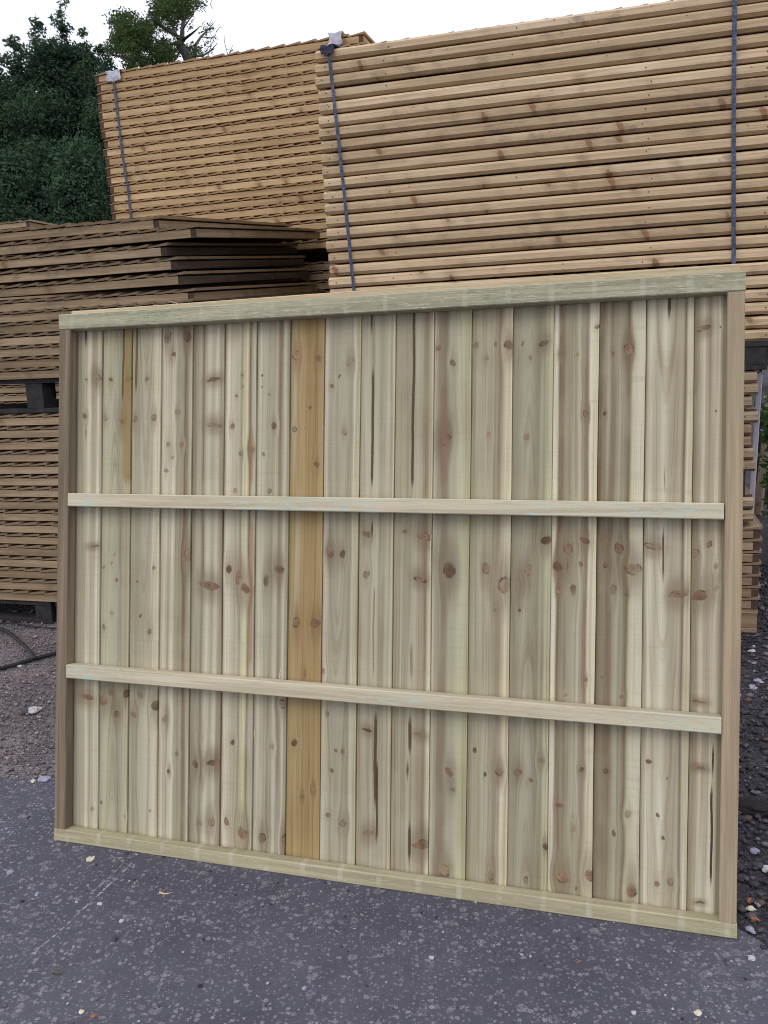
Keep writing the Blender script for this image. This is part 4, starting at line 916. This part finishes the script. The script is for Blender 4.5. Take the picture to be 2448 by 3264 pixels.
bushy_tree(-5.2, 13.2, 4.3, 1.5, 4, 'lower bushy tree in front of the tall dark one', spires=((.6, 4.5, .4), (-.4, 4.4, .35)), n=170000)
bushy_tree(-3.9, 12.6, 4.3, .85, 5, 'dark shrub close to the left end of the golden stack', n=60000)
bushy_tree(-6.6, 18.5, 6.0, 1.8, 6, 'shadowy tree standing behind the tall dark one', n=50000, size=.08)
bushy_tree(-4.2, 18.8, 5.4, 1.6, 7, 'shadowy tree further right behind the small dark tree', n=50000, size=.08)

# oak with open right side, limbs laid out in depth
def pix(x, y, d):
    f = 2810.8; u, v = (x - 1224) / f, -(y - 1632) / f
    u, v = c_ * u - s_ * v, s_ * u + c_ * v
    w = Vector((u, cp + v * sp, -sp + v * cp)); return w * d + Vector((0, 0, CAM_H))
def gpt(x, y, z=0.0):
    a = pix(x, y, 1.0) - Vector((0, 0, CAM_H)); k = (z - CAM_H) / a.z; return a * k + Vector((0, 0, CAM_H))
def oz(cx, cy, dep=0.0): return pix(300 + cx / 3.318, cy / 3.318, 21.0 + dep)
ro = random.Random(9)
oak_base = oz(1120, 640); oak = empty('oak_tree', (oak_base.x, oak_base.y, 0)); tag(oak, 'open crowned oak with bare twigs against the white sky', 'tree', 'trees behind the stacks')
OB = Vector((oak_base.x, oak_base.y, 0))
V, F = [], []
limb(V, F, [Vector((.35, .3, -.05)), Vector((.3, .2, 3.0)), oz(1120, 900) - OB, oz(1060, 760) - OB], .30, .17, 8)
obj('trunk', fix_normals(mesh_from('trunk', V, F, [BARK], True)), oak)
V, F = [], []
def br(pts, r0, r1, dep): 
    q = [oz(x, y, dep * i / (len(pts) - 1) + ro.uniform(-.2, .2)) - OB for i, (x, y) in enumerate(pts)]
    limb(V, F, q, r0, r1, 6); return q
MAIN = [([(1060, 760), (1010, 640), (960, 540), (900, 460), (930, 410)], .17, .085, 0), ([(920, 430), (850, 350), (760, 310), (660, 240), (600, 170)], .075, .02, -1.5),
 ([(930, 410), (935, 300), (945, 200), (1000, 130), (1030, 60)], .06, .012, 1.2), ([(945, 420), (1040, 350), (1110, 290)], .04, .01, -1), ([(1040, 700), (1060, 600), (1070, 480), (1130, 390), (1190, 330), (1260, 250)], .055, .01, 1.5),
 ([(1000, 600), (1150, 590), (1230, 540), (1300, 460)], .03, .008, -.8), ([(1100, 900), (700, 800), (540, 700), (470, 630), (390, 620), (300, 600), (180, 580)], .10, .02, -1.2), ([(470, 630), (470, 570), (430, 500), (400, 380)], .06, .02, .8),
 ([(700, 800), (560, 640), (620, 520), (560, 400), (460, 290)], .05, .015, 1.6), ([(900, 460), (800, 470), (700, 450), (640, 430)], .03, .01, 1), ([(945, 200), (860, 130), (790, 90), (740, 30)], .03, .01, -.6), ([(850, 350), (820, 200), (840, 60), (900, -60)], .035, .01, .6),
 ([(430, 500), (330, 420), (260, 300), (250, 200), (300, 150)], .04, .01, -.5), ([(1190, 700), (1210, 560), (1290, 350)], .015, .005, .5), ([(1420, 750), (1410, 560), (1380, 450), (1375, 370)], .012, .004, .4), ([(1410, 600), (1450, 520), (1465, 480)], .01, .004, .3), ([(660, 240), (560, 210), (530, 215)], .015, .006, -.3),
 ([(1130, 390), (1240, 400), (1290, 370)], .015, .005, .3), ([(945, 300), (1010, 200), (1100, 60), (1140, 30)], .02, .006, .3)]
for a in MAIN: br(*a)
for i in range(70):                                       # small twigs
    x, y = ro.uniform(620, 1320), ro.uniform(-60, 620)
    br([(x, y), (x + ro.uniform(-40, 40), y - ro.uniform(10, 50)), (x + ro.uniform(-70, 90), y - ro.uniform(40, 110))], .009, .004, ro.uniform(-.6, .6))
obj('branches', fix_normals(mesh_from('branches', V, F, [BARK], True)), oak)
C, Rr, Nn = [], [], []
def blob(cx, cy, rx, ry, m, n, rs=(.10, .24)):
    for i in range(m):
        th = ro.uniform(0, 6.28); q = ro.random() ** .5
        c = oz(cx + rx * q * math.cos(th), cy + ry * q * math.sin(th), ro.uniform(-1.3, 1.3)) - OB
        r = ro.uniform(*rs); C.append(tuple(c)); Rr.append(r); Nn.append(int(n * r * r * 21))
blob(400, 400, 190, 130, 105, 75); blob(300, 220, 140, 70, 40, 60); blob(430, 520, 190, 70, 46, 60); blob(170, 530, 45, 55, 10, 60); blob(420, 160, 60, 25, 8, 55, (.08, .14)); blob(540, 300, 80, 70, 25, 60)
blob(730, 560, 120, 85, 60, 75); blob(700, 110, 110, 100, 48, 60); blob(860, 110, 150, 120, 62, 50); blob(960, 20, 130, 60, 30, 60); blob(640, 260, 60, 50, 14, 45); blob(830, 280, 90, 60, 16, 45); blob(400, 690, 60, 50, 18, 65); blob(600, 670, 110, 40, 26, 70)
blob(1000, 530, 120, 70, 20, 40, (.08, .16)); blob(1110, 540, 80, 70, 14, 35, (.06, .14)); blob(1190, 290, 90, 60, 10, 35, (.06, .14)); blob(1240, 450, 80, 100, 13, 30, (.05, .12)); blob(1000, 90, 60, 90, 10, 40, (.07, .15)); blob(1120, 50, 40, 20, 5, 60, (.07, .14))
blob(1080, 620, 150, 40, 12, 45, (.08, .16)); blob(1455, 520, 20, 35, 3, 40, (.05, .09)); blob(1030, 290, 60, 30, 4, 40, (.05, .1)); blob(720, 420, 90, 30, 9, 45, (.08, .14)); blob(890, 440, 40, 30, 8, 50, (.08, .16)); blob(800, -60, 250, 60, 40, 50)
leaves('crown', C, Rr, Nn, .033, LM2, oak, 12, squash=.9)

# far tree line that closes the view low down between the stacks and beyond
for i, (x, y, h, r_) in enumerate([(-11, 24, 6.0, 2.6), (-9.0, 21, 5.6, 2.2), (4.5, 26, 3.4, 2.2), (9, 25, 4.0, 2.6)]):
    bushy_tree(x, y, h, r_, 60 + i, ['dark green tree far off beyond the left frame edge', 'broad dark tree behind the left edge tree', 'low green tree hidden behind the stacks', 'green tree far behind the right stack'][i], n=16000, size=.12)

# weeds with small white flowers behind the right pile
WF = flat_mat('white_petals', (.75, .76, .72), .7, .05, 20, 0)
rw = random.Random(55)
for i in range(9):
    u = .72 + .11 * i + rw.uniform(-.03, .03); bk = 1.2 + rw.uniform(-.4, .9); p = stack_point(u + .25, DA, YA, 0, bk)
    root = empty('weed', p); h = rw.uniform(1.15, 1.42)
    tag(root, ['leafy white flowered weed nearest the right pile', 'second white flowered weed from the right pile', 'third white flowered weed from the right pile', 'fourth white flowered weed from the right pile', 'fifth white flowered weed from the right pile', 'sixth white flowered weed from the right pile', 'seventh white flowered weed from the right pile', 'eighth white flowered weed from the right pile', 'white flowered weed farthest from the right pile'][i], 'plant', 'white flowered weeds at the right')
    V, F = [], []; C = []; Fc = []
    for s in range(6):
        dx, dy = rw.uniform(-.16, .16), rw.uniform(-.16, .16); hh_ = h * rw.uniform(.7, 1)
        limb(V, F, [(dx * .2, dy * .2, 0), (dx * .7, dy * .7, hh_ * .5), (dx, dy, hh_)], .004, .002, 4)
        for q in range(10): z = rw.uniform(.1, .97) * hh_; C.append((dx * z / hh_, dy * z / hh_, z))
        Fc += [(dx + rw.uniform(-.04, .04), dy + rw.uniform(-.04, .04), hh_ - rw.uniform(0, .25)) for _ in range(4)]
    obj('stem', fix_normals(mesh_from('stem', V, F, [LM3])), root)
    leaves('foliage', C, [.10] * len(C), [26] * len(C), .028, LM3, root, 300 + i)
    leaves('flowers', Fc, [.028] * len(Fc), [22] * len(Fc), .007, WF, root, 400 + i)

# ------------------------------------------------------------------ clutter at the right edge
PLK = wood_mat('grey_plank_wood', (.33, .26, .20), (.24, .18, .135), axis='z', knots=.5, dirt=.3)
def leaning(name, foot, head, w, th, mat, label, cat, roll=0.0):
    foot, head = Vector(foot), Vector(head); d = head - foot; L = d.length
    o = obj(name, box_mesh(name, -w / 2, w / 2, -th / 2, th / 2, 0, L, [mat], .003, 'z', 4, .001, 2))
    o.rotation_mode = 'QUATERNION'; q = d.to_track_quat('Z', 'Y')
    from mathutils import Quaternion
    o.rotation_quaternion = q @ Quaternion((0, 0, 1), roll); o.location = foot; tag(o, label, cat); return o
f1 = gpt(2414, 1640)
leaning('plank', (f1.x, f1.y, 0), pix(2447, 1378, 6.75), .066, .030, PLK, 'grey brown plank leaning beside the right pile in front of a dark post', 'plank')
f2 = gpt(2428, 1600)
leaning('post', (f2.x, f2.y, 0), pix(2432, 1285, 7.25), .10, .10, DARKW, 'short black post standing behind the leaning plank', 'post', .3)
f3 = pix(2421, 1187, 4.22); f4 = pix(2391, 1640, 4.18)
leaning('board', (f4.x - .01, f4.y, 0), (f3.x, f3.y, f3.z - .012), .026, .02, flat_mat('lilac_white_board', (.40, .38, .44), .7, .08, 20, .3), 'narrow pale lilac board standing upright behind the right pile', 'board', .1)
DG = flat_mat('wet_black_bark', (.018, .015, .017), .75, .3, 25, .8)
def lump(name, loc, sx, sy, sz, mat, label, cat, seed, sub=3, rough=.35, flat_bottom=True, group=None):
    import bmesh
    bm = bmesh.new(); bmesh.ops.create_icosphere(bm, subdivisions=sub, radius=1)
    for v in bm.verts:
        n = 1 + rough * mnoise.noise(v.co * 1.3 + Vector((seed, 0, 0))) + rough * .5 * mnoise.noise(v.co * 3.1 + Vector((0, seed, 0)))
        v.co = Vector((v.co.x * sx * n, v.co.y * sy * n, v.co.z * sz * n))
        if flat_bottom and v.co.z < -sz * .35: v.co.z = -sz * .35
    me = bpy.data.meshes.new(name); bm.to_mesh(me); bm.free(); me.materials.append(mat)
    zmin = min(v.co.z for v in me.vertices)
    o = obj(name, me, None, (loc[0], loc[1], loc[2] - zmin), (0, 0, seed * 1.3)); tag(o, label, cat, group); return o
g = gpt(2398, 2575); o = lump('bark_slab', (g.x, g.y, -.008), .085, .036, .022, DG, 'flat black slab of wet bark on the gravel beside the front panel', 'bark', 2.2); o.rotation_euler = (0, 0, -.25)
pale = flat_mat('pale_stone', (.50, .48, .50), .8, .12, 60, .4); lil = flat_mat('lilac_stone', (.33, .33, .43), .8, .15, 50, .4); brick_ = flat_mat('brick_red_stone', (.28, .13, .09), .8, .15, 60, .4); cream = flat_mat('cream_stone', (.62, .56, .45), .8, .1, 60, .3)
char = flat_mat('charcoal_stone', (.07, .07, .095), .8, .2, 60, .4)
ST_ = [(2397, 2077, .020, .011, .007, pale, 'long pale stone on dark gravel just below the right pile'), (2400, 2194, .021, .015, .010, lil, 'lower lilac stone of a close pair right of the panel'), (2417, 2175, .020, .015, .011, lil, 'upper lilac stone of a close pair right of the panel'),
 (2436, 2592, .016, .014, .010, lil, 'lilac stone at the tip of the black bark slab'), (2406, 2717, .0105, .013, .008, lil, 'grey lilac stone midway down the right gravel'), (2420, 2765, .018, .012, .009, char, 'dark blue stone on the right gravel beside a white one'),
 (2443, 2776, .012, .012, .010, pale, 'white stone cut by the right picture edge'), (2388, 2873, .012, .007, .006, brick_, 'slanting brick red chip near the panel foot'), (2417, 2883, .0085, .007, .006, pale, 'small white oval stone near the right edge'),
 (2393, 2901, .011, .009, .007, cream, 'bright cream pebble beside the red chip'), (2407, 2932, .006, .011, .005, brick_, 'narrow brick red chip below the cream pebble'), (2392, 2966, .014, .008, .006, lil, 'grey stone where gravel meets asphalt at the right'),
 (2396, 3056, .0085, .008, .006, pale, 'pale chip with dark hole near the lower right corner of asphalt'), (288, 2739, .012, .012, .0045, cream, 'cream stone flake on the asphalt below the panel left corner'), (32, 2782, .010, .009, .007, lil, 'grey lilac stone on asphalt at the left edge'),
 (318, 2882, .0075, .005, .004, pale, 'small pale chip beside the scrape mark'), (387, 2937, .006, .006, .004, pale, 'small white chip right of the scrape mark'), (118, 2851, .0085, .006, .004, lil, 'flat lilac chip left of the scrape mark'), (260, 3226, .007, .006, .0035, cream, 'yellowish chip near the bottom left corner'),
 (298, 3238, .0065, .006, .003, brick_, 'pinkish chip near the bottom left corner'), (366, 2994, .008, .007, .006, char, 'dark grey stone right of the scrape'), (124, 2263, .018, .013, .009, pale, 'pale stone lying in the dirt left of the panel'), (106, 2270, .022, .02, .016, pale, 'largest white rough stone in the dirt at the left'),
 (115, 2030, .020, .010, .006, lil, 'flat lilac white stone beside the black hose'), (84, 2270, .020, .018, .012, char, 'dark stone next to the largest white stone'), (2225, 3232, .008, .007, .005, cream, 'rounded pale chip at the bottom right'), (2020, 3230, .006, .005, .004, pale, 'white chip at the bottom right of centre'),
 (1848, 3066, .004, .004, .003, brick_, 'tiny orange chip on the asphalt'), (1375, 3054, .0065, .006, .004, pale, 'pale chip on the asphalt below the panel middle'), (970, 3152, .007, .005, .004, lil, 'grey chip at bottom centre left'), (106, 2492, .010, .008, .006, cream, 'yellowish stone on the edge of the asphalt at the left'),
 (140, 2488, .022, .016, .010, lil, 'blue grey rubble piece at the asphalt edge'), (96, 1958, .014, .012, .009, pale, 'white stone under the front of the lower left stack'), (50, 1955, .022, .016, .012, lil, 'grey white stone under the lower left stack'), (62, 2125, .016, .010, .007, pale, 'flat white stone just below the straight black strip')]
for i, (x, y, a, c, d, m_, lb) in enumerate(ST_):
    on_asph = gpt(x, y).y < bound_y(gpt(x, y).x)
    g = gpt(x, y, GZ if on_asph else -.008); lump('stone', (g.x, g.y, (GZ if on_asph else -.007) - .0004), a, c, d, m_, lb, 'stone', i * .77 + .3, 2, .45)
# splinter, leaf and twig on the asphalt
SPL = flat_mat('fresh_splinter', (.60, .42, .25), .8, .1, 60, .2); LF = flat_mat('dry_leaf', (.13, .12, .085), .8, .2, 60, .3)
g = gpt(531, 2846, GZ); buf = ([], []); sliver((-.019, 0, .001), (.019, .003, .003), .0032, buf)
o = obj('splinter', fix_normals(mesh_from('splinter', buf[0], buf[1], [SPL])), None, (g.x, g.y, GZ + .0015), (R(90), 0, R(-6))); tag(o, 'small fresh orange wood splinter lying on the asphalt', 'splinter')
g = gpt(332, 3179, GZ); buf = ([], []); sliver((-.018, 0, .001), (.018, 0, .004), .0014, buf)
o = obj('twig', fix_normals(mesh_from('twig', buf[0], buf[1], [LF])), None, (g.x, g.y, GZ + .001), (0, 0, R(42))); tag(o, 'thin dry twig near the bottom left corner', 'twig')
g = gpt(181, 3103, GZ)
o = obj('leaf', mesh_from('leaf', [(-.014, 0, .002), (-.005, .006, .005), (.004, .004, .001), (.014, .001, .004), (.006, -.005, .002), (-.004, -.004, .004)], [(0, 1, 5), (1, 2, 4, 5), (2, 3, 4)], [LF]), None, (g.x, g.y, GZ + .001), (0, 0, -.2))
o.modifiers.new('t', 'SOLIDIFY').thickness = .0006; tag(o, 'curled dry grey leaf on the asphalt at the left', 'leaf')

# black hose and strip on the dirt at the left
HM = flat_mat('black_plastic', (.025, .025, .03), .5, .15, 30, .1)
def tube(name, pts, r, mat, label, cat):
    P = [Vector(p) for p in pts]; Q = []
    for i in range(len(P) - 1):
        p0, p1, p2, p3 = P[max(0, i - 1)], P[i], P[i + 1], P[min(len(P) - 1, i + 2)]
        for s in range(8):
            t_ = s / 8; Q.append(.5 * ((2 * p1) + (-p0 + p2) * t_ + (2 * p0 - 5 * p1 + 4 * p2 - p3) * t_ ** 2 + (-p0 + 3 * p1 - 3 * p2 + p3) * t_ ** 3))
    Q.append(P[-1]); V, F = [], []; limb(V, F, Q, r, r, 8)
    o = obj(name, fix_normals(mesh_from(name, V, F, [mat], True)), None); tag(o, label, cat)
def gp(x, y, z): z -= .010; g = gpt(x, y, z); return (g.x, g.y, z)
tube('hose', [gp(-160, 1985, .02), gp(-80, 1985, .02), gp(0, 2003, .02), gp(35, 2021, .022), gp(61, 2043, .022), gp(90, 2070, .022), gp(111, 2098, .022)], .0085, HM, 'curved black hose on the dirt left of the panel', 'hose')
tube('pipe', [gp(-120, 2166, .014), gp(0, 2131, .014), gp(60, 2115, .016), gp(120, 2097, .014), gp(177, 2082, .014), gp(300, 2048, .014)], .0095, HM, 'straight black pipe lying across the dirt at the left', 'pipe')
tube('cable', [gp(-60, 1992, .012), gp(30, 1985, .012), gp(70, 1991, .012), gp(120, 1999, .012), gp(190, 2003, .012)], .004, HM, 'thin black cable on the dirt under the lower left stack', 'cable')

# ------------------------------------------------------------------ loose gravel (real stones, too many to count)
def stone_mat(name, stops):
    m, t, b = material(name)
    ri = t.new('ShaderNodeNewGeometry').outputs['Random Per Island']
    tc = t.new('ShaderNodeTexCoord').outputs['Object']; n = t.noise(tc, 140, 3, .6)
    c = t.ramp(ri, stops, 'CONSTANT'); c = t.mix(t.ss(n, .3, .7), c, t.mix(1.0, c, (.7, .7, .7), 'MULTIPLY'))
    t.put(b.inputs['Base Color'], c); b.inputs['Roughness'].default_value = .85; return m
SD = stone_mat('dark_chippings', [(0, (.045, .043, .055)), (.3, (.075, .07, .085)), (.55, (.055, .05, .06)), (.72, (.11, .10, .12)), (.86, (.17, .155, .18)), (.94, (.13, .08, .065)), (.965, (.30, .28, .31)), (.99, (.5, .47, .46))])
SL = stone_mat('dirt_pebbles', [(0, (.19, .17, .18)), (.3, (.24, .215, .225)), (.6, (.15, .135, .145)), (.8, (.32, .285, .315)), (.92, (.17, .11, .10)), (.96, (.40, .37, .41))])
import bmesh
bm = bmesh.new(); bmesh.ops.create_icosphere(bm, subdivisions=1, radius=1); IV = np.array([v.co[:] for v in bm.verts]); IF = np.array([[v.index for v in f.verts] for f in bm.faces]); bm.free()
def gravel(name, n, xr, yr, smin, smax, mat, label, seed, keep):
    g = np.random.default_rng(seed); P = []
    while len(P) < n:
        x, y = g.uniform(*xr), g.uniform(*yr)
        if keep(x, y, g): P.append((x, y))
    P = np.array(P); n = len(P); s = smin + (smax - smin) * g.random(n) ** 3.2
    nv = len(IV); V = IV[None] * (1 + .28 * g.normal(size=(n, nv, 1)).clip(-1.5, 1.5)) * s[:, None, None] * np.stack([.8 + .5 * g.random(n), .8 + .5 * g.random(n), .45 + .35 * g.random(n)], 1)[:, None]
    th = g.uniform(0, 6.28, n); c, s2 = np.cos(th)[:, None], np.sin(th)[:, None]
    X_ = V[..., 0] * c - V[..., 1] * s2; Y_ = V[..., 0] * s2 + V[..., 1] * c; V = np.stack([X_, Y_, V[..., 2]], -1)
    V[..., 0] += P[:, :1]; V[..., 1] += P[:, 1:]; V[..., 2] += (s * .25)[:, None] + np.array([GZ if y < bound_y(x) else -.007 for x, y in P])[:, None]
    Fc = (IF[None] + (np.arange(n) * nv)[:, None, None]).reshape(-1, 3)
    me = bpy.data.meshes.new(name); me.vertices.add(n * nv); me.vertices.foreach_set('co', V.ravel().astype(np.float32))
    m_ = len(Fc); me.loops.add(m_ * 3); me.loops.foreach_set('vertex_index', Fc.ravel()); me.polygons.add(m_)
    me.polygons.foreach_set('loop_start', np.arange(0, m_ * 3, 3)); me.polygons.foreach_set('loop_total', np.full(m_, 3)); me.materials.append(mat); me.update()
    o = obj(name, me); tag(o, label, None, None, 'stuff'); return o
gravel('chippings', 13000, (.55, 2.3), (1.1, 5.2), .0022, .013, SD, 'dark grey chippings beside the asphalt at the right', 1, lambda x, y, g: y > bound_y(x) - .02 - .03 * g.random() and abs(x - (.55 + .32 * y)) < .55)
gravel('pebbles', 13000, (-2.7, -.9), (2.55, 5.2), .0014, .0075, SL, 'lilac grey pebbles in the dirt at the left', 2, lambda x, y, g: y > bound_y(x) - .02 - .03 * g.random() and abs(x + .2 + .40 * y) < .55)
gravel('loose_grit', 380, (-1.3, 1.0), (1.35, 2.7), .0012, .0048, SD, 'scattered grit on the asphalt', 3, lambda x, y, g: y < bound_y(x))
gravel('pale_grit', 620, (-1.3, 1.0), (1.35, 2.7), .0010, .0046, stone_mat('pale_grit', [(0, (.4, .38, .42)), (.5, (.5, .48, .5)), (.8, (.3, .28, .33))]), 'pale grit scattered on the asphalt', 4, lambda x, y, g: y < bound_y(x))
scene.cycles.max_bounces = 6
